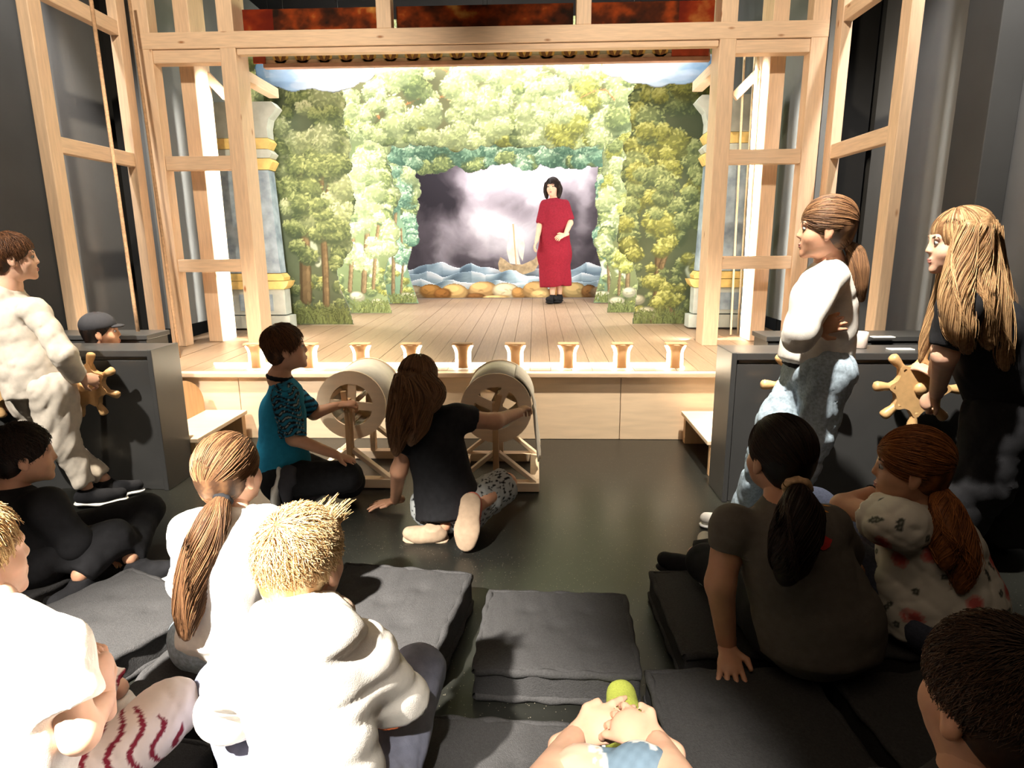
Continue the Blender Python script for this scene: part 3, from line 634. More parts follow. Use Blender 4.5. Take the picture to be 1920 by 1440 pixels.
# ------------------------------------------------------------------ signed-distance modelling: smooth unions turned into one surface
def vec(a): return np.asarray(a, np.float64)
def unit(a): a = vec(a); return a/np.linalg.norm(a)
def cap(a, b, ra, rb=None, k=.02, flat=None, clip=None, clipa=None):
    """round cone a->b; flat=(direction, factor) squeezes it; clip/clipa cut the end at b / a square"""
    return ('cap', vec(a), vec(b), ra, ra if rb is None else rb, k, flat, clip, clipa)
def ell(c, r, M=None, k=.02, sub=False): return ('ell', vec(c), vec(r), None if M is None else np.array(M, float), k, sub)
def plane(p, n): return ('plane', vec(p), unit(n))
def sdf_field(prims, res, noise=None, pad=.03):
    lo = np.full(3, 1e9); hi = -lo
    for p in prims:
        if p[0] == 'cap':
            r_ = max(p[3], p[4]); lo = np.minimum(lo, np.minimum(p[1], p[2])-r_); hi = np.maximum(hi, np.maximum(p[1], p[2])+r_)
        elif p[0] == 'ell' and not p[5]:
            r_ = p[2].max() if p[3] is not None else p[2]; lo = np.minimum(lo, p[1]-r_); hi = np.maximum(hi, p[1]+r_)
    lo -= pad; hi += pad; n = np.ceil((hi-lo)/res).astype(int)+1
    ax = [(lo[i]+np.arange(n[i])*res).astype(np.float32) for i in range(3)]
    D = np.full(n, .2, np.float32)
    for p in prims:
        if p[0] == 'plane': continue
        if p[0] == 'cap': r_ = max(p[3], p[4]); k = p[5]; a_ = np.minimum(p[1], p[2])-r_; b_ = np.maximum(p[1], p[2])+r_
        else: r_ = p[2].max(); k = p[4]; a_ = p[1]-r_; b_ = p[1]+r_
        m = k+.03; i0 = np.maximum(0, ((a_-m-lo)/res).astype(int)); i1 = np.minimum(n, ((b_+m-lo)/res).astype(int)+2)
        if (i0 >= i1).any(): continue
        S = tuple(slice(i0[q], i1[q]) for q in range(3))
        x = ax[0][S[0]][:, None, None]; y = ax[1][S[1]][None, :, None]; z = ax[2][S[2]][None, None, :]
        if p[0] == 'cap':
            a, b = p[1], p[2]; ba = b-a; L2 = max(1e-9, ba@ba)
            px, py, pz = x-a[0], y-a[1], z-a[2]
            t0 = (px*ba[0]+py*ba[1]+pz*ba[2])/L2; t = np.clip(t0, 0, 1)
            qx, qy, qz = px-t*ba[0], py-t*ba[1], pz-t*ba[2]
            if p[6] is not None:
                w_, s_ = unit(p[6][0]), p[6][1]; c_ = (qx*w_[0]+qy*w_[1]+qz*w_[2])*(1/s_-1); qx, qy, qz = qx+c_*w_[0], qy+c_*w_[1], qz+c_*w_[2]
            d = np.sqrt(qx*qx+qy*qy+qz*qz)-(p[3]+t*(p[4]-p[3])); L = math.sqrt(L2)
            if p[7] is not None: d = np.maximum(d, (t0-1)*L-p[7])
            if p[8] is not None: d = np.maximum(d, -t0*L-p[8])
        else:
            px, py, pz = x-p[1][0], y-p[1][1], z-p[1][2]; r = p[2]
            if p[3] is not None:
                M = p[3]; px, py, pz = M[0, 0]*px+M[0, 1]*py+M[0, 2]*pz, M[1, 0]*px+M[1, 1]*py+M[1, 2]*pz, M[2, 0]*px+M[2, 1]*py+M[2, 2]*pz
            k0 = np.sqrt((px/r[0])**2+(py/r[1])**2+(pz/r[2])**2); k1 = np.sqrt((px/r[0]**2)**2+(py/r[1]**2)**2+(pz/r[2]**2)**2)
            d = k0*(k0-1)/np.maximum(k1, 1e-6)
            if p[5]:
                d0 = D[S]; D[S] = np.maximum(d0, -d); continue
        d0 = D[S]; h = np.clip(.5+.5*(d0-d)/k, 0, 1); D[S] = d0*(1-h)+d*h-k*h*(1-h)
    if noise is not None: D += noise(ax[0][:, None, None], ax[1][None, :, None], ax[2][None, None, :]).astype(np.float32)
    for p in prims:
        if p[0] == 'plane':
            d = (ax[0][:, None, None]-p[1][0])*p[2][0]+(ax[1][None, :, None]-p[1][1])*p[2][1]+(ax[2][None, None, :]-p[1][2])*p[2][2]
            D = np.maximum(D, d.astype(np.float32))
    D[0] = D[-1] = .1; D[:, 0] = D[:, -1] = .1; D[:, :, 0] = D[:, :, -1] = .1
    return D, lo, res
def surface_net(D, lo, res):
    s = D < 0; n = np.array(D.shape)
    c = np.zeros(n-1, np.int8); off = [(a, b, e) for a in (0, 1) for b in (0, 1) for e in (0, 1)]
    for (a, b, e) in off: c += s[a:n[0]-1+a, b:n[1]-1+b, e:n[2]-1+e]
    act = (c > 0) & (c < 8); I = np.argwhere(act); idx = -np.ones(act.shape, np.int32); idx[act] = np.arange(len(I))
    acc = np.zeros((len(I), 3)); cnt = np.zeros(len(I))
    val = {o: D[I[:, 0]+o[0], I[:, 1]+o[1], I[:, 2]+o[2]] for o in off}
    for o in off:
        for ax in range(3):
            if o[ax]: continue
            q = list(o); q[ax] = 1; q = tuple(q); a, b = val[o], val[q]; m = (a < 0) != (b < 0)
            t = np.where(m, a/np.where(m, a-b, 1), 0); v = np.zeros((len(I), 3)); v[:] = o; v[:, ax] = t
            acc[m] += v[m]; cnt[m] += 1
    V = lo+(I+acc/cnt[:, None])*res; F_ = []
    for ax in range(3):
        sl0 = [slice(None)]*3; sl1 = [slice(None)]*3; sl0[ax] = slice(0, n[ax]-1); sl1[ax] = slice(1, n[ax])
        A, B = s[tuple(sl0)], s[tuple(sl1)]; E_ = np.argwhere(A != B); ins = A[E_[:, 0], E_[:, 1], E_[:, 2]]
        u, v = [q for q in range(3) if q != ax]
        ok = (E_[:, u] > 0) & (E_[:, v] > 0) & (E_[:, u] < n[u]-1) & (E_[:, v] < n[v]-1); E_ = E_[ok]; ins = ins[ok]
        def g(du, dv): q = E_.copy(); q[:, u] -= du; q[:, v] -= dv; return idx[q[:, 0], q[:, 1], q[:, 2]]
        Q = np.c_[g(0, 0), g(1, 0), g(1, 1), g(0, 1)]
        flip = ins if ax == 1 else ~ins
        Q[flip] = Q[flip][:, ::-1]; F_.append(Q[:, ::-1])
    F_ = np.vstack(F_); a_, b_, c_ = V[F_[:, 0]], V[F_[:, 1]], V[F_[:, 2]]; d_ = V[F_[:, 3]]
    vol = np.einsum('ij,ij->', a_-V.mean(0), np.cross(b_-a_, c_-a_)+np.cross(c_-a_, d_-a_))
    return V, (F_ if vol > 0 else F_[:, ::-1])
def relax(V, F_, it=1):
    n = len(V)
    for _ in range(it):
        s = np.zeros((n, 3)); c = np.zeros(n)
        for k in range(4):
            a, b = F_[:, k], F_[:, (k+1) % 4]
            for q in range(3): s[:, q] += np.bincount(a, V[b, q], n)+np.bincount(b, V[a, q], n)
            c += np.bincount(a, minlength=n)+np.bincount(b, minlength=n)
        V = V*.4+.6*s/np.maximum(c, 1)[:, None]
    return V
def sdf_mesh(prims, res, noise=None, it=1):
    V, F_ = surface_net(*sdf_field(prims, res, noise)); return relax(V, F_, it), F_
def join(parts):
    Vs, Fs, o = [], [], 0
    for V, F_ in parts: Vs.append(V); Fs.append(F_+o); o += len(V)
    return np.vstack(Vs), np.vstack(Fs)
def folds(amp, freq, seed=0, stretch=(1, 1, 1)):
    r_ = np.random.default_rng(seed); K = r_.normal(size=(5, 3))*freq*np.array(stretch); ph = r_.random(5)*6.28
    def f(x, y, z):
        d = 0
        for i in range(4):
            a = K[i]; b = K[i+1]*.55
            q = np.sin(a[0]*x+a[1]*y+a[2]*z+ph[i]+1.5*np.sin(b[0]*x+b[1]*y+b[2]*z+ph[i-1]))
            d = d+.55*q+1.5*(1-np.abs(q))**3-.35
        return amp*d*.55
    return f
# ------------------------------------------------------------------ counters with ship-style wheels
def counter(s, label, xe, xo, yf):
    t = thing('control_counter', label, 'counter', ((xe+xo)/2, yf+.4, 0))
    lo, hi = min(xe, xo), max(xe, xo)
    def part(name, x0, x1, y0, y1, z0, z1): return box(name, counter_m, t, x0, x1, y0, y1, z0, z1, .003)
    part('front_body', lo+.012, hi-.012, yf+.012, yf+.24, 0.0, .715)
    part('worktop', lo, hi, yf, yf+.25, .735, .77)
    part('shadow_gap', lo+.02, hi-.02, yf+.02, yf+.23, .7155, .7345)
    part('end_panel', xe-.006 if s < 0 else xe-.02, xe+.02 if s < 0 else xe+.006, yf-.004, yf+.254, 0, .772)
    xi = xe+s*.34
    b0, b1 = (min(xi, xo), max(xi, xo))
    part('back_body', b0+.012, b1-.012, yf+.56, yf+.79, 0.0, .74)
    part('back_worktop', b0, b1, yf+.55, yf+.80, .742, .77)
    r0, r1 = (xo, xo+.3) if s < 0 else (xo-.3, xo)
    part('side_worktop', r0, r1, yf+.2505, yf+.5495, .742, .77)
    part('side_body', r0+.02, r1-.02, yf+.2505, yf+.5495, 0, .7415)
    return t
counter(-1, 'dark grey laminate control counter on the left below the timber tower', -2.0, -3.55, 3.17)
counter(1, 'dark grey laminate control counter on the right behind the standing girls', .975, 2.65, 3.07)
# clear label holders lying on the right worktop and a white cup
for a, b, z_, lab in ((1655, 632, .775, 'pale label strip lying on the side of the right counter'), (1688, 655, .775, 'pale label strip on the front edge of the right counter')):
    p = atz(a, b, .772); tag(MB().box(p[0]-.06, p[0]+.06, p[1]-.02, p[1]+.02, .7705, .776, .001).build('label_strip', white_m), lab, 'label strip')
p = atz(1601, 648, .772)
ct = thing('white_beaker', 'small white beaker standing on the right counter beside the girl in white', 'beaker', (p[0], 3.22, .7705))
MB().lathe([(.026, 0), (.03, .004), (.032, .075), (.028, .082), (.026, .078), (.0255, .02)], 20).build('body', mat('pinkish_white_glaze', (.85, .70, .62), .4, .05, 9), ct, True, False)
# handled wheels
def wheel(label, c, rad, phase, axle_y):
    t = thing('handled_wheel', label, 'wheel', tuple(c), 'wooden handled wheels on the control counters')
    hub = rad*.54; th = .018
    bm = bmesh.new(); pts = []
    for i in range(72):            # hub outline with scooped flanks between the handles
        a0 = phase+i*math.pi/36; q = .60+.075*math.cos(8*(a0-phase))+.015*math.cos(16*(a0-phase)); pts.append((math.cos(a0)*rad*q, math.sin(a0)*rad*q))
    o = MB().prism(pts, -th, th); o.build('hub_disc', handle_m, t, False, False)
    for i in range(8):
        a = phase+i*math.pi/4; d = Vector((math.cos(a), 0, math.sin(a)))
        r_ = [rad*.56, rad*.62, rad*.72, rad*.82, rad*.92, rad*.97, rad*1.0]; w_ = [.105, .092, .095, .115, .125, .11, .06]
        MB().tube([d*q for q in r_], [rad*q*.95 for q in w_], 10).build('handle', handle_m, t, True, False)
    MB().lathe([(.03, -.02), (.03, .0), (.012, .012)], 16, Matrix.Rotation(R(90), 4, 'X') @ Matrix.Translation((0, 0, .028))).build('axle_cap', handle_m, t, True, False)
    MB().tube([(0, th, 0), (0, axle_y-c[1]-.001, 0)], .016, 12).build('axle', counter_m, t, True, False)
    return t
wheel('wooden handled wheel turned by the long-haired girl in black', at(1722, 727, 2.93), .205, R(90-2), 3.082)
wheel('wooden handled wheel half hidden behind the girl in jeans', at(1508, 725, 2.99), .205, R(-3), 3.082)
wheel('wooden handled wheel gripped by the standing boy in the pale tracksuit', at(161, 722, 3.06), .175, R(27), 3.182)
wheel('wooden handled wheel cut off by the left edge of the picture', at(-18, 722, 3.06), .175, R(12), 3.182)
# steps between counter and stage
def steps(s, label, xa):
    t = thing('wooden_step', label, 'step', (xa, 3.7, 0)); xb = xa+s*.30
    lo, hi = min(xa, xb), max(xa, xb)
    box('tread', ply, t, lo, hi, 3.43, 4.08, .185, .21, .003)
    box('support_panel', plyd, t, lo+.02, hi-.02, 4.03, 4.08, 0, .1845, .002)
    box('support_panel', plyd, t, lo+.02, hi-.02, 3.44, 3.47, 0, .1845, .002)
    if s < 0:
        pts = [(3.46, .211), (4.06, .211)]+[(3.76+.30*math.cos(a), .27+.20*math.sin(a)) for a in np.linspace(0, math.pi, 17)]
        o = MB().prism(pts, 0, .02); bmesh.ops.transform(o.bm, matrix=Matrix(((0, 1, 0, lo+.001), (1, 0, 0, 0), (0, 0, 1, 0), (0, 0, 0, 1))), verts=o.bm.verts)
        o.build('arched_side_board', plyd, t)
steps(-1, 'low wooden step with arched side board beside the left counter', -1.94)
steps(1, 'low wooden step beside the right counter', .965)
# ------------------------------------------------------------------ drums (wind machines)
def drum(label, cx, y0, cz, L, rad, tilt, cloth):
    t = thing('wind_machine_drum', label, 'drum', (cx, y0, 0), 'drum machines on the floor in front of the stage')
    Mt = Matrix.Translation((cx, y0, cz)) @ Matrix.Rotation(tilt, 4, 'Y')
    def disc(yy, name):
        bm = bmesh.new(); N = 48; ro, ri = rad, rad*.62; hub = rad*.17; th = .014
        o = MB(); 
        ring = lambda r_, y: [o.bm.verts.new((r_*math.cos(k*2*math.pi/N), y, r_*math.sin(k*2*math.pi/N))) for k in range(N)]
        A, B, C_, D_ = ring(ro, yy), ring(ro, yy+th), ring(ri, yy), ring(ri, yy+th)
        for k in range(N):
            j = (k+1) % N
            for q in ((A[k], A[j], B[j], B[k]), (C_[k], D_[k], D_[j], C_[j]), (A[k], C_[k], C_[j], A[j]), (B[k], B[j], D_[j], D_[k])): o.bm.faces.new(q)
        for a in range(4):
            M = Matrix.Rotation(a*math.pi/2+.1, 4, 'Y'); o.box(-.022, .022, yy+.001, yy+th-.001, 0, ri+.01, 0, M)
        o.lathe([(hub, 0), (hub, .02)], 20, Matrix.Translation((0, yy+.018, 0)) @ Matrix.Rotation(R(90), 4, 'X'))
        bmesh.ops.transform(o.bm, matrix=Mt, verts=o.bm.verts); return o.build(name, ply, t)
    disc(0, 'end_disc'); disc(L, 'end_disc')
    o = MB(); N = 48; P_ = [[o.bm.verts.new((rad*.965*math.cos(k*2*math.pi/N), y, rad*.965*math.sin(k*2*math.pi/N))) for k in range(N)] for y in (.015, L-.001)]
    for k in range(N): o.bm.faces.new((P_[0][k], P_[0][(k+1) % N], P_[1][(k+1) % N], P_[1][k]))
    bmesh.ops.transform(o.bm, matrix=Mt, verts=o.bm.verts); d = o.build('canvas_drum_skin', canvas_m, t, True)
    d.modifiers.new('thick', 'SOLIDIFY').thickness = .004
    for k in range(16):
        a = k*math.pi/8; M = Mt @ Matrix.Rotation(a, 4, 'Y')
        MB().box(-.012, .012, .016, L-.002, rad*.88, rad*.945, 0, M).build('slat', ply, t)
    MB().tube([Mt @ Vector((0, -.10, 0)), Mt @ Vector((0, L+.06, 0))], .014, 12).build('axle', plyd, t, True)
    for yy in (y0-.06, y0+L+.02):
        MB().bar((cx, yy, .031), (cx, yy, cz+.05), .055, .03, (1, 0, 0), .003).build('post', plyd if yy < y0 else ply, t)
        MB().bar((cx-.23, yy, .03), (cx+.23, yy, .03), .05, .06, (0, 1, 0), .003).build('base_rail', ply, t)
        for s in (-1, 1): MB().bar((cx+s*.21, yy+.002, .05), (cx+s*.012, yy+.002, .215), .022, .045, (0, 1, 0), .003).build('diagonal_brace', ply, t)
    for s in (-1, 1): MB().bar((cx+s*.205, y0-.03, .03), (cx+s*.205, y0+L, .03), .05, .05, (0, 0, 1), .003).build('side_rail', ply, t)
    cr = MB().bar(Mt @ Vector((0, -.09, 0)), Mt @ Vector((-.01, -.09, .10)), .03, .018, (0, 1, 0), .003).build('crank', plyd, t)
    if cloth:
        V_ = []; F_ = []; n1, n2 = 26, 9
        xs = np.linspace(0, 1, n1)
        for u in xs:
            for v in np.linspace(0, 1, n2):
                ang = R(60)-u*R(62) if u < .45 else 0
                if u < .45: x = cx+(rad+.006)*math.cos(R(60)*(1-u/.45)); z = cz+(rad+.006)*math.sin(R(60)*(1-u/.45))
                else: x = cx+rad+.006+.06*(u-.45); z = cz-(u-.45)*.56
                V_.append((x+.008*math.sin(v*9+u*5)*(u > .45), y0+.03+v*(L-.08), z+.01*math.sin(v*17)*(u > .9)))
        for i in range(n1-1):
            for j in range(n2-1): F_.append((i*n2+j, i*n2+j+1, (i+1)*n2+j+1, (i+1)*n2+j))
        me = bpy.data.meshes.new('friction_cloth'); me.from_pydata(V_, [], F_); o = link('friction_cloth', me, canvas_m, t, True); o.modifiers.new('thick', 'SOLIDIFY').thickness = .006
drum('wooden drum machine with white canvas in front of the boy in blue', -.995, 3.3, .446, .40, .19, 0, False)
drum('wooden drum machine with hanging cloth in front of the girl in black', -.205, 3.26, .440, .40, .19, R(20), True)
# ------------------------------------------------------------------ floor cushions
def cushion_meshes():
    h = .25
    def body(x, y, z): return 0*x*y*z
    prims = []
    D_, lo, res = None, np.array([-.29, -.29, -.02]), .0085
    n = np.array([69, 69, 18]); ax = [lo[i]+np.arange(n[i])*res for i in range(3)]
    x, y, z = ax[0][:, None, None], ax[1][None, :, None], ax[2][None, None, :]
    ex, ey, ez = .232, .232, .042
    nz = folds(.0018, 14, 3)(x, y, z)
    puff = .010*np.cos(x/ex*1.45)*np.cos(y/ey*1.45)
    qx, qy, qz = np.abs(x)-ex, np.abs(y)-ey, np.abs(z-.055)-ez-puff
    d = np.sqrt(np.maximum(qx, 0)**2+np.maximum(qy, 0)**2+np.maximum(qz, 0)**2)+np.minimum(np.maximum(qx, np.maximum(qy, qz)), 0)-.010+nz
    for bx, by in ((-.1, -.1), (.1, -.1), (-.1, .1), (.1, .1), (0, 0)): d = d+.008*np.exp(-((x-bx)**2+(y-by)**2)/.0009)*(z > .05)
    V, F_ = surface_net(d.astype(np.float32), lo, res); V = relax(V, F_, 1)
    mb = grid_mesh('cushion_body', V, F_)
    m2 = MB()
    for zz in (.014, .097):
        pts = []
        for k in range(96):
            a = k/96*4; s_ = int(a); u = a-s_; e = ex+.006; c = [(-e, -e), (e, -e), (e, e), (-e, e)]; p0, p1 = c[s_], c[(s_+1) % 4]
            pts.append((p0[0]+(p1[0]-p0[0])*u+.002*math.sin(k*.7), p0[1]+(p1[1]-p0[1])*u+.002*math.sin(k*.9), zz+.0016*math.sin(k*.9+zz*50)))
        pts.append(pts[0]); m2.tube(pts, [.0125+.002*math.sin(k*1.3) for k in range(97)], 8, False)
    return mb, m2.mesh('cushion_piping')
CB, CP = cushion_meshes()
def cushion(label, x, y, rz, sx=1.0, sy=1.0, sz=1.0, z=0.0):
    t = thing('floor_cushion', label, 'cushion', (x, y, z), 'charcoal floor cushions', R(rz)); t.scale = (sx, sy, sz)
    a = link('cover', CB, cush_m, t, True, False); b = link('rolled_edge', CP, cush_m, t, True, False); return t
cushion('charcoal floor cushion right of the blond boy in the white hoodie', -.50, 1.88, -8, 1.0, 1.0, 1.25)
cushion('charcoal floor cushion alone in the middle of the floor', .07, 1.80, -2, .98, .88, 1.0)
cushion('charcoal floor cushion at the bottom centre beside the clasped hands', -.14, 1.16, -3, .95, 1.0, 1.0)
cushion('charcoal floor cushion right of the green shoe', .56, 1.36, 3, .95, 1.05, 1.0)
cushion('charcoal floor cushion left of the girl with the long brown ponytail', -1.42, 1.82, -27, 1.0, 1.0, 1.0)
cushion('charcoal floor cushion under the girl with the long brown ponytail', -.87, 1.60, -6, 1.0, .85, 1.0)
cushion('charcoal floor cushion under the blond boy in the white hoodie', -.42, 1.05, 4, 1.0, 1.0, 1.0)
cushion('charcoal floor cushion under the child at the left edge', -1.07, 1.12, -12, 1.0, .95, 1.0)
cushion('dark floor cushion under the girl in the grey shirt', .69, 1.93, 2, 1.05, 1.0, 1.0)
cushion('dark floor cushion under the girl in the floral shirt', 1.24, 1.93, -3, 1.0, 1.0, 1.0)
cushion('dark floor cushion beside the head in the lower right corner', 1.10, 1.36, 5, 1.0, 1.05, 1.0)
cushion('charcoal floor cushion under the boy in black at the left', -1.95, 2.12, -20, 1.0, 1.0, 1.0)
# ------------------------------------------------------------------ people
def skin_mat(name, c): return mat(name, c, .5, .06, 25, spec=.35, sss=.15)
skin_fair = skin_mat('fair_skin', (.72, .43, .30)); skin_warm = skin_mat('warm_skin', (.60, .32, .20))
brow_m = mat('eyebrow_hair', (.10, .06, .035), .6, .2, 80)
lip_m = mat('lip_colour', (.45, .16, .13), .45, .05, 20); eye_m = mat('eye_white', (.45, .43, .41), .2, .02, 9); iris_m = mat('dark_iris', (.03, .02, .015), .15, .1, 9)
def hair_mat(name, c): return mat(name, (1, 1, 1), .42, .12, 30, attr='paint', spec=.6)
def cloth(name, c, var=.08, scale=40, rough=.9, **k): return mat(name, c, rough, var, scale, bump=.15, bscale=400, spec=.25, **k)
hair_m = mat('hair', (1, 1, 1), .55, .12, 30, attr='paint', spec=.3)
print_m = mat('printed_fabric', (1, 1, 1), .9, .04, 60, attr='paint', spec=.2)
def paint_attr(me, C): a = me.attributes.new('paint', 'FLOAT_COLOR', 'POINT'); q = np.ones((len(C), 4), np.float32); q[:, :3] = C; a.data.foreach_set('color', q.ravel())
def tubes(lines, r0, r1, colors=None, sides=3):
    """many thin tapering strands in one mesh; lines: (n, m, 3)"""
    Ls = np.asarray(lines, float); n, m, _ = Ls.shape
    T = np.gradient(Ls, axis=1); T /= np.linalg.norm(T, axis=2, keepdims=True)+1e-9
    ref = np.where(np.abs(T[..., 2:3]) > .9, np.array([1., 0, 0]), np.array([0, 0, 1.])); U = np.cross(T, ref); U /= np.linalg.norm(U, axis=2, keepdims=True)+1e-9; Wv = np.cross(T, U)
    rr = np.linspace(1, 0, m)[None, :, None]; rad = (np.asarray(r0).reshape(-1, 1, 1)*rr+np.asarray(r1).reshape(-1, 1, 1)*(1-rr))
    V = np.stack([Ls+(U*math.cos(k*2*math.pi/sides)+Wv*math.sin(k*2*math.pi/sides))*rad for k in range(sides)], 2)   # n,m,sides,3
    idx = np.arange(n*m*sides).reshape(n, m, sides); F_ = []
    for k in range(sides):
        j = (k+1) % sides; F_.append(np.stack([idx[:, :-1, k], idx[:, :-1, j], idx[:, 1:, j], idx[:, 1:, k]], -1).reshape(-1, 4))
    C = None if colors is None else np.repeat(colors, m*sides, axis=0)
    return V.reshape(-1, 3), np.vstack(F_), C
def ring(c, d, r_, th, n=14, squash=1.0):
    d = unit(d); x = unit(np.cross(d, (.2, 1, .1))); y = np.cross(d, x); p = [vec(c)+(x*math.cos(a)+y*math.sin(a)*squash)*r_ for a in np.linspace(0, 2*math.pi, n+1)]
    return [cap(p[i], p[i+1], th, th, .006) for i in range(n)]
class Fig:
    def __init__(s, label, base, sk=skin_fair, res=.011):
        s.t = thing('person', label, 'person', tuple(base)); s.coarse = []; s.fine = []; s.sk = sk; s.res = res; s.extra = []
    def link(s, name, VF, m, parent=None, label=None):
        me = grid_mesh(name, VF[0], VF[1]); o = link(name, me, m, parent or s.t, True)
        if label: o['label'] = label
        return o
    def head(s, c, f, u=(0, 0, 1), sc_=.92, eyes=True, res=.0055):
        c = vec(c); f = unit(f); r = unit(np.cross(f, u)); u = np.cross(r, f); s.hf, s.hu, s.hr, s.hc, s.hs = f, u, r, c, sc_
        Mx = np.array([r, f, u]); L = lambda a, b, d: c+(r*a+f*b+u*d)*sc_
        s.L = L; s.M = Mx; q = sc_
        E_ = lambda p, rr, k=.02, sub=False: ell(L(*p), np.array(rr)*q, Mx, k*q, sub)
        P = [E_((0, -.014, .032), (.074, .092, .084)), E_((0, .028, -.03), (.061, .064, .078), .03), E_((0, .045, -.074), (.043, .042, .036), .03),
             E_((.032, .055, -.035), (.028, .026, .026)), E_((-.032, .055, -.035), (.028, .026, .026)),
             cap(L(-.036, .077, .024), L(.036, .077, .024), .011*q, None, .02*q), cap(L(0, .085, .010), L(0, .1005, -.024), .007*q, .0095*q, .014*q),
             E_((.010, .093, -.028), (.008, .009, .007), .006), E_((-.010, .093, -.028), (.008, .009, .007), .006), E_((0, .078, -.1), (.02, .018, .018), .02),
             E_((0, .088, -.058), (.022, .012, .006), .006), E_((0, .087, -.069), (.02, .012, .007), .006),
             E_((.031, .097, .004), (.016, .012, .009), .01, True), E_((-.031, .097, .004), (.016, .012, .009), .01, True)]
        for sg in (-1, 1):
            tl = Mx.copy(); P.append(E_((sg*.076, -.006, -.014), (.009, .019, .032), .008)); P.append(E_((sg*.074, .002, -.04), (.008, .010, .012), .008)); P.append(E_((sg*.085, -.002, -.012), (.005, .009, .016), .004, True))
        s.headp = P; s.headres = res
        if eyes: s.eyes = True
        else: s.eyes = False
    def neck(s, nk, r0=.046): s.nk = vec(nk); s.headp.append(cap(s.L(0, -.012, -.05), s.nk, r0*s.hs, r0*1.15*s.hs, .03)); s.coarse.append(cap(s.L(0, -.012, -.07), s.nk, r0*.95*s.hs, r0*1.1*s.hs, .03))
    def hand(s, w, d, nrm, side, sc_=.85, curl=.5, spread=.18, thumb=.7):
        """w wrist, d towards the fingers, nrm out of the back of the hand, side +1 thumb on d x nrm"""
        w = vec(w); d = unit(d); nrm = unit(vec(nrm)-d*np.dot(nrm, d)); x = np.cross(d, nrm)*side; q = sc_; P = [cap(w-d*.035*q, w+d*.01*q, .024*q, .022*q, .015)]
        P.append(cap(w+d*.02*q, w+d*.075*q, .030*q, .036*q, .02*q, (nrm, .45)))
        for i, (off, ln) in enumerate(((.028, .070), (.009, .078), (-.010, .072), (-.028, .057))):
            dd = unit(d+x*spread*(off/.03)); a = w+d*.082*q+x*off*q; c1 = curl*.8; b = a+(dd*math.cos(c1)-nrm*math.sin(c1))*ln*.5*q
            c2 = curl*1.9; e = b+(dd*math.cos(c2)-nrm*math.sin(c2))*ln*.34*q; c3 = curl*2.6; g = e+(dd*math.cos(c3)-nrm*math.sin(c3))*ln*.24*q
            P += [cap(a-d*.02*q, b, .0098*q, .0088*q, .006*q), cap(b, e, .0088*q, .008*q, .004*q), cap(e, g, .008*q, .0068*q, .004*q)]
        a = w+d*.022*q+x*.026*q; b = a+unit(d*.65+x*thumb-nrm*.25*curl)*.04*q; e = b+unit(d*.95+x*thumb*.35-nrm*.5*curl)*.032*q
        P += [cap(a-x*.01*q, b, .0135*q, .0112*q, .01*q), cap(b, e, .0108*q, .0085*q, .004*q)]
        s.fine.append(P)
    def arm(s, sh, el, wr, q=1.0, tk=1.0):
        s.coarse += [cap(sh, el, .040*q*tk, .033*q*tk, .03), cap(el, wr, .034*q*tk, .023*q*tk, .02)]
    def leg(s, hp, kn, an, q=1.0):
        s.coarse += [cap(hp, kn, .068*q, .048*q, .04), cap(kn, vec(kn)*.6+vec(an)*.4, .047*q, .045*q, .02), cap(vec(kn)*.6+vec(an)*.4, an, .045*q, .030*q, .02)]
    def torso(s, pv, ch, tf, sl, sr, wd=.115, q=1.0):
        s.tf = unit(tf); s.pv, s.ch, s.sl, s.sr = map(vec, (pv, ch, sl, sr))
        s.coarse += [cap(pv, ch, wd*.88*q, wd*.98*q, .04, (tf, .72)), cap(sl, sr, .042*q, .042*q, .04), cap(s.nk, (s.sl+s.sr)/2, .045*q, .06*q, .04)]
    def foot(s, an, toe, q=1.0, name='shoe', m=None, sole=None, up=(0, 0, 1)):
        an, toe, up = vec(an), vec(toe), unit(up); d = unit(toe-an); b = an-up*.02*q
        heel = b-d*.035*q; P = [cap(heel, b+d*.08*q, .036*q, .038*q, .03), cap(b+d*.06*q, toe, .038*q, .032*q, .03), cap(an+up*.03*q, b, .036*q, .036*q, .03, None, None, 0.0), ('plane', b-up*.034*q, -up)]
        o = s.link(name, sdf_mesh(P, .006), m)
        if sole is not None:
            P2 = [cap(heel-up*.034*q, b+d*.08*q-up*.034*q, .041*q, .044*q, .03, (up, .32)), cap(b+d*.06*q-up*.034*q, toe-up*.034*q, .044*q, .037*q, .03, (up, .32))]
            s.link('sole', sdf_mesh(P2, .006), sole, o)
        return o
    def garment(s, name, prims, m, res=.010, fold=(.004, 26), seed=1, label=None, it=1, stretch=(1, 1, 1)):
        VF = sdf_mesh(prims, res, folds(fold[0], fold[1]*.55, seed, stretch) if fold else None, it); return s.link(name, VF, m, None, label)
    def shirt_prims(s, wd=.13, dep=.78, sleeveL=None, sleeveR=None, q=1.0, hem=None, collar=.055, sl_r=(.058, .052)):
        """sleeve: list of points shoulder..end"""
        P = [cap(s.pv, s.ch, wd*q, wd*1.0*q, .05, (s.tf, dep), None, .02), cap(s.sl, s.sr, .054*q, .054*q, .05), cap((s.sl+s.sr)/2+(s.nk-(s.sl+s.sr)/2)*.1, s.nk, .075*q, collar*q, .04, None, .0)]
        for S in (sleeveL, sleeveR):
            if S is None: continue
            n = len(S)
            for i in range(n-1):
                r0 = sl_r[0]+(sl_r[1]-sl_r[0])*i/(n-1); r1 = sl_r[0]+(sl_r[1]-sl_r[0])*(i+1)/(n-1)
                P.append(cap(S[i], S[i+1], r0*q, r1*q, .03, None, .0 if i == n-2 else None))
        return P
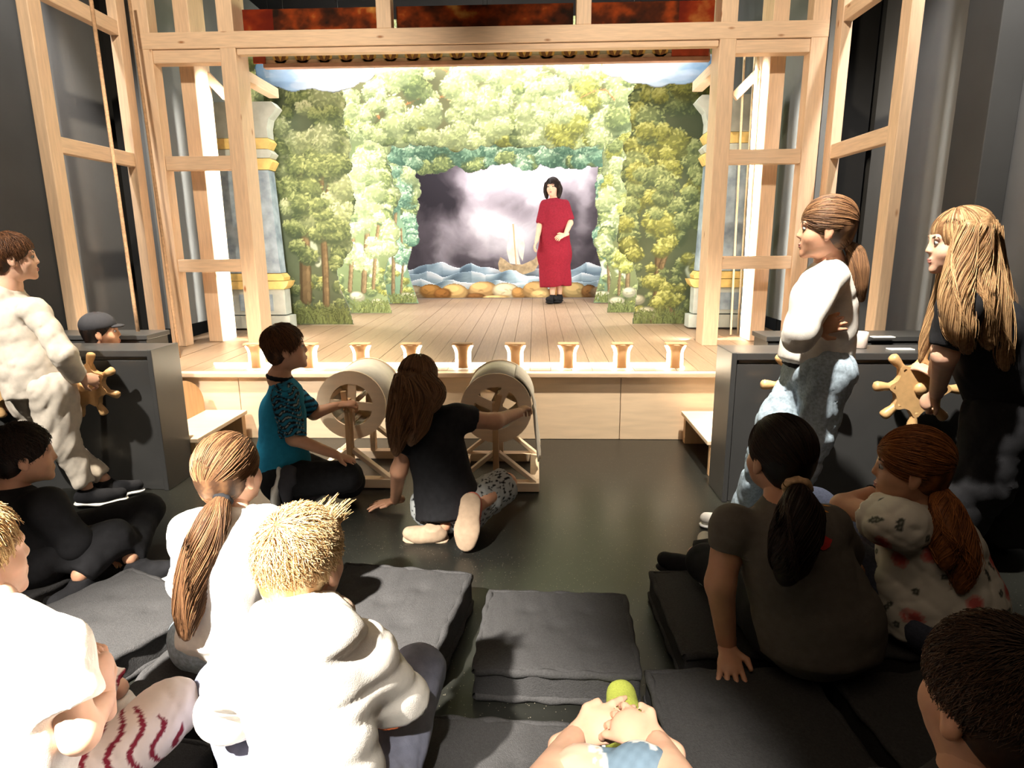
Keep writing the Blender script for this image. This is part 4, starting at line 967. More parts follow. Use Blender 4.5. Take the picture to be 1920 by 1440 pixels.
    def pants_prims(s, hl, kl, al, hr, kr, ar, q=1.0, rad=(.082, .066, .058, .048), full=True):
        P = [cap(s.pv, (vec(hl)+vec(hr))/2, .115*q, .12*q, .05, (s.tf, .85)), cap(hl, hr, .088*q, .088*q, .05)]
        for h, k, a in ((hl, kl, al), (hr, kr, ar)):
            if k is None: continue
            P.append(cap(h, k, rad[0]*q, rad[1]*q, .05, None, None if a is not None else 0.0))
            if a is not None: P.append(cap(k, a, rad[2]*q, rad[3]*q, .03, None, 0.0))
        return P
    def finish(s):
        parts = [relax_(sdf_mesh(s.coarse, s.res))] if s.coarse else []
        parts.append(sdf_mesh(s.headp, s.headres))
        for P in s.fine: parts.append(sdf_mesh(P, .0045))
        s.body = s.link('body', join(parts), s.sk)
        if s.eyes:
            for sg in (-1, 1):
                o = MB().lathe([(.001, -.0118), (.008, -.009), (.0118, 0), (.009, .008), (.006, .0103)], 12, frame(s.L(sg*.031, .079, .004), s.hf, s.hs*.85)).build('eye', eye_m, s.t, True)
                MB().lathe([(.0072, 0), (.006, .0014), (.001, .0020)], 12, frame(s.L(sg*.031, .079, .004)+s.hf*.0084*s.hs, s.hf, s.hs)).build('iris', iris_m, o, True)
            for sg in (-1, 1): s.link('eyebrow', sdf_mesh([cap(s.L(sg*.016, .0885, .024), s.L(sg*.034, .087, .029), .0035*s.hs, .004*s.hs, .004), cap(s.L(sg*.034, .087, .029), s.L(sg*.05, .077, .024), .004*s.hs, .0022*s.hs, .004)], .0028), brow_m)
            V = sdf_mesh([ell(s.L(0, .0905, -.0585), np.array((.021, .0115, .0055))*s.hs, s.M, .004), ell(s.L(0, .09, -.069), np.array((.018, .0115, .006))*s.hs, s.M, .004)], .0035); s.link('lips', V, lip_m)
    # ---------------- hair
    def hair(s, col1, col2, style='short', n=900, tail=None, length=.05, lift=.010, seed=3, hairline=.045, crown=(0, -.35, .94), r=.0016, fwdcut=(0, .8, -.6), nape=True, wave=0.0, mass=None, low=115, inflate=.012, tailr=None, band=None, wild=.0):
        g = np.random.default_rng(seed); q = s.hs; c1, c2 = vec(col1), vec(col2)
        P = [ell(s.L(0, -.016, .034), (np.array((.074, .092, .084))+inflate)*q, s.M, .02)]
        if nape: P.append(ell(s.L(0, -.048, -.02), np.array((.066, .058, .072))*q, s.M, .03))
        n_ = s.hr*fwdcut[0]+s.hf*fwdcut[1]+s.hu*fwdcut[2]; P.append(('plane', s.hc+n_*hairline*q, unit(n_)))
        if mass: P = mass(s)+P
        V, F_ = sdf_mesh(P, .007, folds(.0010, 120, seed, (1, 1, .4))); 
        t = g.random(len(V))*.35+.3*np.sin(V[:, 0]*130+V[:, 1]*90); C = c1+(c2-c1)*np.clip(t, 0, 1)[:, None]
        parts = [(V, F_)]; cols = [C*.8]
        # strands combed from the crown over the scalp
        cr = unit(s.hr*crown[0]+s.hf*crown[1]+s.hu*crown[2]); e1 = unit(np.cross(cr, s.hf+.01)); e2 = np.cross(cr, e1)
        R3 = (np.array((.074, .092, .084))+inflate+.001)*q; ctr = s.L(0, -.016, .034)
        lines = []; m = 9
        th0 = np.arccos(1-g.random(n)*1.35); ph = g.random(n)*6.283; ln = length*(.6+.8*g.random(n)); lf = lift*(.3+g.random(n))
        for i in range(n):
            pts = []
            for k in range(m):
                u = k/(m-1); th = th0[i]+u*ln[i]/.085; d = cr*math.cos(th)+(e1*math.cos(ph[i]+wild*u*math.sin(i))+e2*math.sin(ph[i]+wild*u*math.sin(i)))*math.sin(th)
                dl = np.array([d@s.hr, d@s.hf, d@s.hu]); rr = 1/np.sqrt(((dl/R3)**2).sum()); pts.append(ctr+d*(rr+lf[i]*u+wild*.02*u*g.random()))
            pts = np.array(pts)
            if ((pts-s.hc)@unit(n_) > hairline*q+.004).any(): continue
            if ((pts[-1]-s.hc)@s.hu < -.075*q) and style != 'long': continue
            lines.append(pts)
        if lines:
            t = g.random(len(lines)); Cc = c1+(c2-c1)*t[:, None]; V, F_, C = tubes(lines, r*1.0, r*.45, Cc); parts.append((V, F_)); cols.append(C)
        if nape:                                   # strands over the nape, down or towards the tail
            Rn = np.array((.066, .058, .072))*q*1.015; cn = s.L(0, -.048, -.02); ls = []
            goal = None if (tail is None or style == 'long') else vec(tail[0][0][0])
            for i in range(n//4):
                d = unit(s.hr*g.normal()+s.hu*g.normal()*.7-s.hf*abs(g.normal())*1.2); pts = []
                dl = np.array([d@s.hr, d@s.hf, d@s.hu])
                for k in range(6):
                    dl = dl/np.sqrt(((dl/Rn)**2).sum()); p_ = cn+s.hr*dl[0]+s.hf*dl[1]+s.hu*dl[2]; pts.append(p_)
                    fl = -s.hu if goal is None else unit(goal-p_)
                    dl = dl+np.array([fl@s.hr, fl@s.hf, fl@s.hu])*.009
                ls.append(pts)
            Cc = c1+(c2-c1)*g.random((len(ls), 1))*.7; V, F_, C = tubes(ls, r*1.1, r*.6, Cc); parts.append((V, F_)); cols.append(C)
        if tail is not None:                       # tail or loose lengths: (path, radii, strands)
            for (path, radii, ns) in tail:
                path = np.array(path, float); tt = np.linspace(0, 1, len(path)); uu = np.linspace(0, 1, 16)
                from_ = np.stack([np.interp(uu, tt, path[:, k]) for k in range(3)], 1)
                for _ in range(2): from_[1:-1] = (from_[:-2]+2*from_[1:-1]+from_[2:])/4
                rad = np.interp(uu, np.linspace(0, 1, len(radii)), radii)
                T = np.gradient(from_, axis=0); T /= np.linalg.norm(T, axis=1)[:, None]; ref = np.array((.3, 1, .1)); U = np.cross(T, ref); U /= np.linalg.norm(U, axis=1)[:, None]; Wv = np.cross(T, U)
                Pm = [cap(from_[k], from_[k+1], rad[k]*.8, rad[k+1]*.8, .015) for k in range(15)]
                V, F_ = sdf_mesh(Pm, .007, folds(.0011, 110, seed+5, (1, 1, .25))); parts.append((V, F_)); w_ = g.random(len(V)); cols.append((c1+(c2-c1)*(.15+.5*w_[:, None]))*.8)
                ns = int(ns*2.2); a = g.random(ns)*6.283; b = np.sqrt(g.random(ns)); ls = []
                for i in range(ns):
                    f_ = rad*(.55+.55*b[i])[..., None] if False else rad*(.6+.5*b[i]); ph_ = a[i]+wave*np.sin(uu*(5+3*b[i])+a[i]*3); sh = 1+wild*(uu**2)*g.normal()*2
                    p_ = from_+U*(np.cos(ph_)*f_*sh)[:, None]+Wv*(np.sin(ph_)*f_*sh)[:, None]
                    cut = 1-.22*g.random()*1; p_ = np.stack([np.interp(uu*cut, uu, p_[:, k]) for k in range(3)], 1)
                    ls.append(p_)
                t = g.random(ns); Cc = c1+(c2-c1)*t[:, None]; V, F_, C = tubes(ls, r*.85, r*.45, Cc); parts.append((V, F_)); cols.append(C)
        V, F_ = join(parts); me = grid_mesh('hair', V, F_); paint_attr(me, np.clip(np.vstack(cols), 0, 1)); o = link('hair', me, hair_m, s.t, True)
        if band is not None:
            p_, d_, br, bm_ = band; ring = []
            x = unit(np.cross(d_, (0.3, .5, .8))); y = np.cross(unit(d_), x)
            MB().tube([vec(p_)+(x*math.cos(k/20*6.283)+y*math.sin(k/20*6.283))*br for k in range(21)], [br*.38*(1+.15*math.sin(k*2.4)) for k in range(21)], 8, False).build('hair_band', bm_, o, True)
        return o
def relax_(vf): return vf
def frame(c, z, sc_):
    z = unit(z); x = unit(np.cross((0.1, 0.2, 1), z)); y = np.cross(z, x); return Matrix(((x[0]*sc_, y[0]*sc_, z[0]*sc_, c[0]), (x[1]*sc_, y[1]*sc_, z[1]*sc_, c[1]), (x[2]*sc_, y[2]*sc_, z[2]*sc_, c[2]), (0, 0, 0, 1)))
def mid(a, b, t=.5): return vec(a)*(1-t)+vec(b)*t
BROWN = (lin((58, 36, 22)), lin((128, 84, 52))); LBROWN = (lin((74, 50, 34)), lin((156, 114, 78))); BLOND = (lin((150, 104, 56)), lin((236, 204, 150))); DARK = (lin((18, 12, 9)), lin((54, 36, 26))); WAVY = (lin((112, 76, 46)), lin((220, 178, 128)))
# ------------------------------------------------------------------ the blond boy in the white hoodie
white_c = cloth('white_sweat_fabric', (.80, .76, .70)); cream_c = cloth('pale_tracksuit_fabric', (.74, .66, .56)); denim = cloth('blue_denim', (.17, .24, .34), .25, 120); denimd = cloth('dark_denim', (.07, .08, .12), .2, 120); denimp = cloth('pale_denim', (.35, .43, .50), .25, 90)
blackc = cloth('black_cotton', (.012, .012, .014), .2); greyc = cloth('taupe_grey_cotton', (.115, .10, .085), .1); navyc = cloth('grey_blue_jersey', (.19, .20, .27), .15)
def blond_boy():
    F = Fig('blond spiky-haired boy in a white hoodie sitting in the left foreground', (-.42, 1.02, .12))
    hd = at(568, 1052, 1.16); F.head(hd, (.22, .97, -.05), (0, .08, 1), .92, False, .005); nk = at(562, 1142, 1.11); F.neck(nk)
    sl, sr = at(458, 1222, 1.06), at(690, 1226, 1.10); pv = np.array((-.41, 1.0, .24)); ch = at(568, 1235, 1.06)
    F.torso(pv, ch, (.15, 1, 0), sl, sr, .125); er = at(742, 1316, 1.15); wr = at(690, 1325, 1.33); el = at(430, 1330, 1.12); wl = np.array((-.5, 1.34, .30))
    F.arm(sl, el, wl); F.arm(sr, er, wr); F.hand(wl, (.6, .6, -.3), (-.2, 0, 1), 1); F.hand(wr, (-.5, .8, -.2), (.2, 0, 1), -1)
    hl, hr = pv+(-.08, .02, -.05), pv+(.08, .02, -.05); kr = atz(785, 1262, .25); ar = atz(735, 1392, .17); kl = np.array((-.76, 1.33, .24)); al = np.array((-.42, 1.42, .17))
    F.leg(hl, kl, al); F.leg(hr, kr, ar)
    P = F.shirt_prims(.126, .80, [sl, el, mid(el, wl, .85)], [sr, er], 1.0, sl_r=(.056, .062)); P += [cap(pv+(0, 0, .02), pv+(0, -.02, -.09), .128, .134, .04, ((0, 1, 0), .85), 0.0)]
    F.garment('hoodie', P, white_c, .008, (.009, 24), 4)
    hood = [cap(nk+(-.075, .0, -.012), nk+(-.035, -.062, -.024), .024, .028, .02), cap(nk+(-.035, -.062, -.024), nk+(.04, -.062, -.024), .028, .028, .02), cap(nk+(.04, -.062, -.024), nk+(.08, .005, -.012), .028, .024, .02), cap(nk+(-.075, .0, -.012), nk+(-.05, .05, -.01), .024, .02, .02), cap(nk+(.08, .005, -.012), nk+(.05, .05, -.01), .024, .02, .02), cap(nk+(-.03, -.07, -.045), nk+(.03, -.07, -.045), .036, .036, .03)]
    F.garment('hood_collar', hood, cloth('tan_hood_lining', (.40, .29, .22)), .007, (.003, 40), 2)
    cuff = cloth('orange_knit', (.62, .16, .06)); a, b = mid(sr, er, .97), mid(sr, er, 1.04); F.garment('cuff', [cap(a, b, .062, .060, .01, None, 0.0, 0.0)], cuff, .006, None)
    F.garment('trousers', F.pants_prims(hl, kl, al, hr, kr, ar, 1.0), navyc, .009, (.004, 30), 6)
    sh = cloth('pale_trainer', (.45, .45, .50)); F.foot(ar+(.0, -.02, -.06), ar+(-.08, -.12, -.09), .9, 'shoe', sh, white_m); F.foot(al+(0, 0, -.06), al+(.1, -.06, -.08), .9, 'shoe', sh, white_m)
    F.finish()
    F.hair(lin((176, 128, 74)), lin((246, 222, 176)), 'short', 5200, None, .030, .008, 5, .05, (-.15, -.55, .83), .0010, wild=.22, inflate=.007)
    # upright fringe tuft above the forehead, at the right
    g = np.random.default_rng(4); ls = []
    for i in range(150):
        a = F.L(g.uniform(-.01, .06), g.uniform(.02, .085), .088+g.uniform(-.02, .02)); d = unit(F.hu*1.0+F.hr*g.uniform(-.1, .7)+F.hf*g.uniform(-.1, .7)); l = g.uniform(.018, .04)
        ls.append([a-F.hu*.012+d*l*k/5+F.hr*.012*(k/5)**2 for k in range(6)])
    V, F_, C = tubes(ls, .0014, .0005, BLOND[0]+(BLOND[1]-BLOND[0])*g.uniform(.4, 1, (150, 1))); me = grid_mesh('fringe_tuft', V, F_); paint_attr(me, C); link('fringe_tuft', me, hair_m, F.t, True)
blond_boy()
def pony_girl():
    F = Fig('girl with a long brown ponytail in a white long-sleeved top on a cushion', (-.85, 1.62, .11))
    hd = at(432, 885, 1.66); F.head(hd, (.3, .95, .02), (0, .05, 1), .90, False); nk = at(428, 962, 1.62); F.neck(nk)
    sl, sr = at(360, 1000, 1.58), at(500, 992, 1.62); pv = atz(425, 1185, .2); ch = at(425, 1040, 1.58)
    F.torso(pv, ch, (.2, 1, 0), sl, sr, .11); er = at(512, 1085, 1.7); wr = at(508, 1120, 1.9); el = at(352, 1090, 1.66); wl = at(420, 1130, 1.88)
    F.arm(sl, el, wl); F.arm(sr, er, wr); F.hand(wl, (.8, .3, 0), (0, 0, 1), -1); F.hand(wr, (-.8, .3, 0), (0, 0, 1), 1)
    hl, hr = pv+(-.08, .02, -.03), pv+(.08, .02, -.03); kr = np.array((-.76, 1.90, .33)); kl = np.array((-.96, 1.92, .33)); ar = np.array((-.78, 2.08, .1)); al = np.array((-.95, 2.1, .1))
    F.leg(hl, kl, al); F.leg(hr, kr, ar)
    F.garment('top', F.shirt_prims(.128, .8, [sl, el, wl], [sr, er, wr], 1.0, sl_r=(.056, .04))+[cap(pv+(0, 0, .03), pv+(0, -.02, -.02), .125, .13, .04, ((0, 1, 0), .85), 0.0)], white_c, .009, (.006, 26), 8)
    F.garment('jeans', F.pants_prims(hl, kl, al, hr, kr, ar, 1.0), denimp, .010, (.003, 30), 3)
    F.foot(ar+(0, .03, -.03), ar+(.02, .17, -.06), .9, 'shoe', white_c, white_m); F.foot(al+(0, .03, -.03), al+(0, .17, -.06), .9, 'shoe', white_c, white_m)
    F.finish()
    t = [at(418, 938, 1.57), at(405, 965, 1.53), at(385, 1020, 1.50), at(362, 1085, 1.49), at(352, 1150, 1.48), at(350, 1195, 1.47)]
    F.hair(*LBROWN, 'short', 1500, [(t, [.02, .038, .048, .045, .036, .016], 420)], .09, .003, 7, .05, (0, -.6, -.3), .0014, wave=.25, band=(t[0], t[1]-t[0], .02, blackc))
pony_girl()
def left_child():
    F = Fig('blond child in a white T-shirt cut off by the left edge, arm bent', (-1.05, 1.1, .11))
    hd = at(-52, 1045, 1.14); F.head(hd, (.45, .9, -.05), (0, .05, 1), .92, False, .005); nk = at(-25, 1140, 1.10); F.neck(nk)
    sl, sr = at(-140, 1200, 1.08), at(102, 1218, 1.06); pv = np.array((-1.05, 1.02, .24)); ch = at(10, 1250, 1.06)
    F.torso(pv, ch, (.3, 1, 0), sl, sr, .12); er = at(150, 1378, 1.02); wr = at(198, 1308, 1.14); el = at(-200, 1380, 1.2); wl = at(-100, 1380, 1.38)
    F.arm(sl, el, wl); F.arm(sr, er, wr); F.hand(wl, (.6, .6, 0), (0, 0, 1), -1); F.hand(wr, (-.1, .3, .9), (.9, .2, .1), 1, .85, .6)
    hl, hr = pv+(-.08, .02, -.05), pv+(.08, .02, -.05); kr = atz(318, 1330, .24); ar = atz(190, 1450, .16); kl = np.array((-1.35, 1.3, .3)); al = np.array((-1.1, 1.42, .16))
    F.leg(hl, kl, al); F.leg(hr, kr, ar)
    F.garment('t_shirt', F.shirt_prims(.132, .80, [sl, mid(sl, el, .7)], [sr, mid(sr, er, .62)], 1.0, sl_r=(.058, .056))+[cap(pv+(0, 0, .02), pv+(0, -.02, -.07), .132, .132, .04, ((0, 1, 0), .85), 0.0)], white_c, .009, (.005, 18), 14)
    P = F.pants_prims(hl, kl, al, hr, kr, ar, 1.0); V, F_ = sdf_mesh(P, .0058, folds(.003, 34, 5)); me = grid_mesh('patterned_leggings', V, F_)
    st = np.sin(V[:, 0]*150+V[:, 1]*70+2*np.sin(V[:, 2]*50+V[:, 1]*30)); w_ = (st > .6) & (np.hypot(V[:, 0]-kr[0], V[:, 1]-kr[1]) > .07); C = np.where(w_[:, None], lin((132, 40, 56)), lin((228, 214, 206))); paint_attr(me, C); link('patterned_leggings', me, print_m, F.t, True)
    F.foot(ar+(0, 0, -.05), ar+(-.1, -.05, -.08), .9, 'shoe', white_c, white_m); F.foot(al+(0, 0, -.05), al+(.1, -.02, -.08), .9, 'shoe', white_c, white_m)
    F.finish(); F.hair(*BLOND, 'short', 1500, None, .05, .006, 9, .042, (0, -.4, .9), .0015, wild=.2)
left_child()
def dark_boy():
    F = Fig('dark-haired boy in black sitting low at the left, looking right', (-1.9, 2.1, .12), skin_warm)
    hd = at(45, 852, 2.14); F.head(hd, (.76, .65, -.08), (0, 0, 1), .92, False); nk = at(20, 915, 2.12); F.neck(nk)
    sl, sr = at(-40, 935, 2.22), at(88, 950, 2.05); pv = np.array((-1.86, 2.12, .22)); ch = at(20, 985, 2.1)
    F.torso(pv, ch, (.75, .6, 0), sl, sr, .125); er = at(140, 1020, 2.08); wr = at(165, 1045, 2.2); el = at(0, 1020, 2.4); wl = at(120, 1030, 2.4)
    F.arm(sl, el, wl); F.arm(sr, er, wr); F.hand(wl, (.8, -.2, 0), (0, 0, 1), -1); F.hand(wr, (.8, .3, -.1), (0, 0, 1), -1)
    hl, hr = pv+(-.04, .08, -.04), pv+(.04, -.08, -.04); kr = atz(212, 1008, .22); ar = atz(150, 1078, .14); kl = np.array((-1.62, 2.42, .22)); al = np.array((-1.55, 2.18, .13))
    F.leg(hl, kl, al); F.leg(hr, kr, ar)
    F.garment('sweatshirt', F.shirt_prims(.15, .85, [sl, el, wl], [sr, er, wr], 1.0, sl_r=(.066, .05))+[cap(pv, pv+(0, 0, -.06), .14, .14, .04, None, 0.0)], blackc, .010, (.006, 22), 31)
    F.garment('trousers', F.pants_prims(hl, kl, al, hr, kr, ar, 1.0), blackc, .010, (.004, 30), 3)
    F.foot(ar+(0, 0, -.04), ar+(-.02, -.1, -.05), .9, 'shoe', blackc, cream_c); F.foot(al+(.02, 0, -.04), al+(.14, .02, -.05), .9, 'shoe', blackc, white_m)
    F.finish(); F.hair(*DARK, 'short', 1300, None, .035, .005, 19, .045, (-.1, -.4, .9), .0015, wild=.2)
dark_boy()
def standing_boy():
    F = Fig('boy in a pale cream tracksuit standing at the left counter', (-2.32, 3.0, 0))
    hd = at(26, 482, 3.0); F.head(hd, (.82, .55, -.03), (0, 0, 1), .90, True); nk = at(18, 540, 3.0); F.neck(nk)
    sl, sr = at(-32, 575, 3.11), at(68, 584, 2.91); pv = at(72, 715, 2.98); ch = at(30, 610, 3.0)
    F.torso(pv, ch, (.8, .6, 0), sl, sr, .12); er = at(118, 665, 2.86); wr = at(146, 706, 2.95); el = at(-20, 680, 3.18); wl = at(2, 745, 3.1)
    F.arm(sl, el, wl); F.arm(sr, er, wr); F.hand(wr, (.5, .6, -.3), (.5, -.6, .5), 1, .85, .8); F.hand(wl, (.3, .3, -.8), (-.7, 0, -.2), 1)
    hl, hr = at(52, 735, 3.06), at(98, 735, 2.93); kl, kr = at(95, 825, 3.06), at(118, 828, 2.93); al, ar = np.array((-2.26, 3.07, .10)), np.array((-2.27, 2.95, .10))
    F.leg(hl, kl, al); F.leg(hr, kr, ar)
    F.garment('sweatshirt', F.shirt_prims(.15, .85, [sl, el, wl], [sr, er, wr], 1.0, sl_r=(.058, .046))+[cap(pv+(0, 0, .05), pv+(0, 0, -.06), .15, .155, .04, None, 0.0), cap(nk+(-.05, -.04, .0), nk+(.0, -.07, -.03), .035, .04, .03)], cream_c, .010, (.0065, 34), 41)
    F.garment('joggers', F.pants_prims(hl, kl, al+(0, 0, .02), hr, kr, ar+(0, 0, .02), 1.0, (.098, .078, .070, .046)), cream_c, .010, (.008, 36), 43)
    F.foot(ar+(0, 0, -.03), ar+(.13, .06, -.05), .9, 'shoe', blackc, white_m); F.foot(al+(0, 0, -.03), al+(.14, .05, -.05), .9, 'shoe', blackc, white_m)
    F.finish(); F.hair(*BROWN, 'short', 1200, None, .04, .006, 29, .045, (0, -.3, .95), .0016, wild=.15)
standing_boy()
def cap_boy():
    F = Fig('boy in a dark cap sitting low inside the left counter', (-2.6, 3.57, 0), skin_warm)
    hd = at(190, 622, 3.60); F.head(hd, (.9, .42, 0), (0, 0, 1), .90, True); nk = at(178, 668, 3.60); F.neck(nk)
    sl, sr = nk+(-.05, .1, -.05), nk+(.06, -.1, -.05); pv = np.array((nk[0]-.02, 3.57, .30)); ch = nk+(0, 0, -.2)
    F.torso(pv, ch, (.9, .3, 0), sl, sr, .11); er, wr = sr+(.03, .0, -.2), sr+(.16, .06, -.25); el, wl = sl+(.03, .0, -.2), sl+(.16, .0, -.25)
    F.arm(sl, el, wl); F.arm(sr, er, wr); hl, hr = pv+(0, .06, -.02), pv+(0, -.06, -.02); kl, kr = pv+(.26, .08, .02), pv+(.26, -.05, .02); al, ar = pv+(.27, .08, -.22), pv+(.27, -.05, -.22)
    F.leg(hl, kl, al); F.leg(hr, kr, ar)
    pc = cloth('pinkish_grey_jersey', (.55, .45, .42)); F.garment('jumper', F.shirt_prims(.13, .85, [sl, el, wl], [sr, er, wr], 1.0, sl_r=(.06, .045), collar=.062), pc, .011, (.005, 22), 51)
    F.garment('trousers', F.pants_prims(hl, kl, al, hr, kr, ar), denimd, .012, (.003, 30), 3)
    F.foot(ar+(0, 0, -.03), ar+(.12, 0, -.05), .85, 'shoe', blackc, white_m); F.foot(al+(0, 0, -.03), al+(.12, 0, -.05), .85, 'shoe', blackc, white_m)
    F.finish(); F.hair(*DARK, 'short', 500, None, .03, .002, 59, .03, (0, -.3, .95), .0015)
    capm = cloth('charcoal_cap_fabric', (.03, .03, .035)); q = F.hs
    P = [ell(F.L(0, -.016, .045), np.array((.092, .108, .086))*q, F.M, .02), ('plane', F.L(0, 0, .022), -(F.hu*.96-F.hf*.12+F.hf*.0))]
    o = F.garment('flat_cap', P, capm, .007, None); 
    P2 = [ell(F.L(0, .085, .034), np.array((.062, .052, .012))*q, F.M, .02)]; F.link('peak', sdf_mesh(P2, .005), capm, o)
cap_boy()
def blue_boy():
    F = Fig('boy in a blue jersey kneeling at the first drum', (-1.15, 2.93, 0), skin_warm)
    hd = at(536, 652, 2.95); F.head(hd, (.93, .36, .06), (-.03, 0, 1), .90, True); nk = at(522, 708, 2.95); F.neck(nk)
    sl, sr = at(542, 735, 3.07), at(533, 742, 2.84); pv = at(532, 880, 2.94); ch = at(530, 775, 2.95)
    F.torso(pv, ch, (.95, .3, 0), sl, sr, .115); er = at(550, 822, 2.80); wr = at(628, 852, 2.84); el = at(588, 775, 3.12); wl = at(634, 760, 3.17)
    F.arm(sl, el, wl); F.arm(sr, er, wr); F.hand(wl, (.8, .3, .05), (-.1, -.3, .9), -1, .85, .85); F.hand(wr, (.9, .1, -.35), (.3, 0, .9), 1, .85, .5)
    hl, hr = pv+(.02, .08, -.03), pv+(.02, -.07, -.03); kr = at(650, 893, 2.84); kl = at(655, 905, 3.06); ar = at(565, 918, 2.84); al = np.array((-1.1, 2.98, .1))
    F.leg(hl, kl, al); F.leg(hr, kr, ar)
    teal = cloth('turquoise_jersey', (.015, .20, .34), .1)
    body = F.shirt_prims(.122, .92, None, None, 1.0, collar=.05)+[cap(pv+(0, 0, .05), pv+(-.01, 0, -.01), .125, .13, .04, None, 0.0)]
    F.garment('jersey', body, teal, .009, (.005, 24), 61)
    V, F_ = sdf_mesh([cap(sr+(0, .01, .0), mid(sr, er, .95), .062, .058, .03, None, 0.0)], .007, folds(.005, 45, 4)); me = grid_mesh('striped_sleeve', V, F_)
    st = np.sin(V[:, 2]*260+2.2*np.sin(V[:, 0]*70+V[:, 2]*40)+1.6*np.sin(V[:, 1]*90))+.25; C = np.where((st > .1)[:, None], lin((24, 26, 32)), lin((36, 110, 140))); C[(st > 1.21)] = lin((150, 160, 160)); paint_attr(me, C); link('striped_sleeve', me, print_m, F.t, True)
    V, F_ = sdf_mesh([cap(sl, mid(sl, el, .9), .058, .055, .03, None, 0.0)], .008, folds(.004, 45, 5)); me = grid_mesh('striped_sleeve', V, F_); paint_attr(me, np.where((np.sin(V[:, 2]*230) > .1)[:, None], lin((24, 26, 32)), lin((36, 110, 140)))); link('striped_sleeve', me, print_m, F.t, True)
    F.garment('collar', ring(nk+(.006, 0, .004), nk-hd+np.array((.02, 0, 0)), .052, .011), blackc, .005, None)
    F.garment('shorts', F.pants_prims(hl, kl, mid(kl, al, .35), hr, kr, mid(kr, ar, .35), 1.0, (.095, .074, .072, .068)), blackc, .010, (.004, 30), 63)
    wm = cloth('black_white_trainer', (.05, .05, .06)); F.foot(at(545, 898, 2.80), at(532, 950, 2.78), 1.05, 'shoe', wm, white_m, (.93, .1, .25)); F.foot(al+(-.03, 0, -.02), np.array((-1.22, 2.97, .035)), .95, 'shoe', wm, white_m, (-.5, 0, .8))
    F.finish(); F.hair(*BROWN, 'short', 1300, None, .045, .006, 69, .05, (0, -.35, .93), .0015, wild=.12)
blue_boy()
def kneel_girl():
    F = Fig('long-haired girl in a black T-shirt kneeling at the second drum', (-.42, 2.70, 0), skin_warm)
    hd = at(788, 712, 2.72); F.head(hd, (.5, .86, -.02), (0, .05, 1), .90, False); nk = at(800, 770, 2.70); F.neck(nk)
    sl, sr = at(772, 808, 2.70), at(856, 785, 2.72); pv = at(842, 945, 2.72); ch = at(818, 845, 2.70)
    F.torso(pv, ch, (.5, .85, 0), sl, sr, .115); er = at(928, 790, 2.86); wr = at(972, 774, 3.05); el = at(748, 882, 2.66); wl = np.array(atz(741, 938, .045))
    F.arm(sl, el, wl, 1, 1.1); F.arm(sr, er, wr, 1, 1.15); F.hand(wr, (.35, .9, .1), (-.2, -.1, 1), -1, .85, .7); F.hand(wl, (-.75, -.1, -.12), (0, 0, 1), -1, .85, .12, .5)
    hl, hr = pv+(-.08, .03, -.02), pv+(.08, .0, -.02); kr = at(950, 906, 2.90); kl = np.array((-.42, 3.02, .09)); ar = at(898, 948, 2.66); al = np.array((-.40, 2.62, .07))
    F.leg(hl, kl, al); F.leg(hr, kr, ar)
    F.garment('t_shirt', F.shirt_prims(.135, .9, [sl, mid(sl, el, .55)], [sr, mid(sr, er, .38)], 1.0, sl_r=(.062, .06))+[cap(pv+(-.01, 0, .03), pv+(0, -.02, -.05), .14, .15, .04, None, 0.0)], blackc, .010, (.005, 22), 71)
    P = F.pants_prims(hl, mid(hl, kl, .75), None, hr, mid(hr, kr, .97), None, 1.0, (.10, .086, 0, 0)); V, F_ = sdf_mesh(P, .0065, folds(.003, 30, 3)); me = grid_mesh('spotted_shorts', V, F_)
    g = np.random.default_rng(2); pts = V[g.integers(0, len(V), 1000)]; C = np.tile(lin((178, 182, 182)), (len(V), 1))
    for q in pts: C[((V-q)**2).sum(1) < .0052**2] = lin((40, 42, 46))
    paint_attr(me, C); link('spotted_shorts', me, print_m, F.t, True)
    tan = cloth('tan_rubber', (.40, .29, .20), .1); pk = cloth('coral_trainer', (.60, .16, .12))
    F.foot(at(884, 955, 2.60), atz(875, 1018, .045)+(0, .03, 0), 1.15, 'shoe', pk, tan, (.05, .93, -.2)); F.foot(al+(-.05, -.02, -.02), al+(-.16, -.02, -.03), .9, 'shoe', tan, tan, (0, -.3, .9))
    F.finish()
    t1 = [F.L(-.02, -.09, .02), at(765, 745, 2.62), at(752, 800, 2.58), at(742, 850, 2.59)]; t2 = [F.L(.03, -.09, .02), at(795, 750, 2.61), at(785, 800, 2.58), at(770, 830, 2.58)]; t3 = [F.L(-.06, -.05, .02), at(750, 740, 2.66), at(738, 790, 2.63), at(735, 840, 2.63)]; t4 = [F.L(.06, -.05, .03), at(822, 735, 2.64), at(812, 760, 2.60), at(795, 780, 2.58)]
    F.hair(*LBROWN, 'long', 1500, [(t1, [.05, .05, .05, .02], 240), (t2, [.05, .05, .045, .02], 240), (t3, [.04, .045, .035, .012], 200), (t4, [.04, .04, .03, .015], 120)], .12, .003, 79, .05, (0, .1, 1), .0014, wave=.3)
kneel_girl()
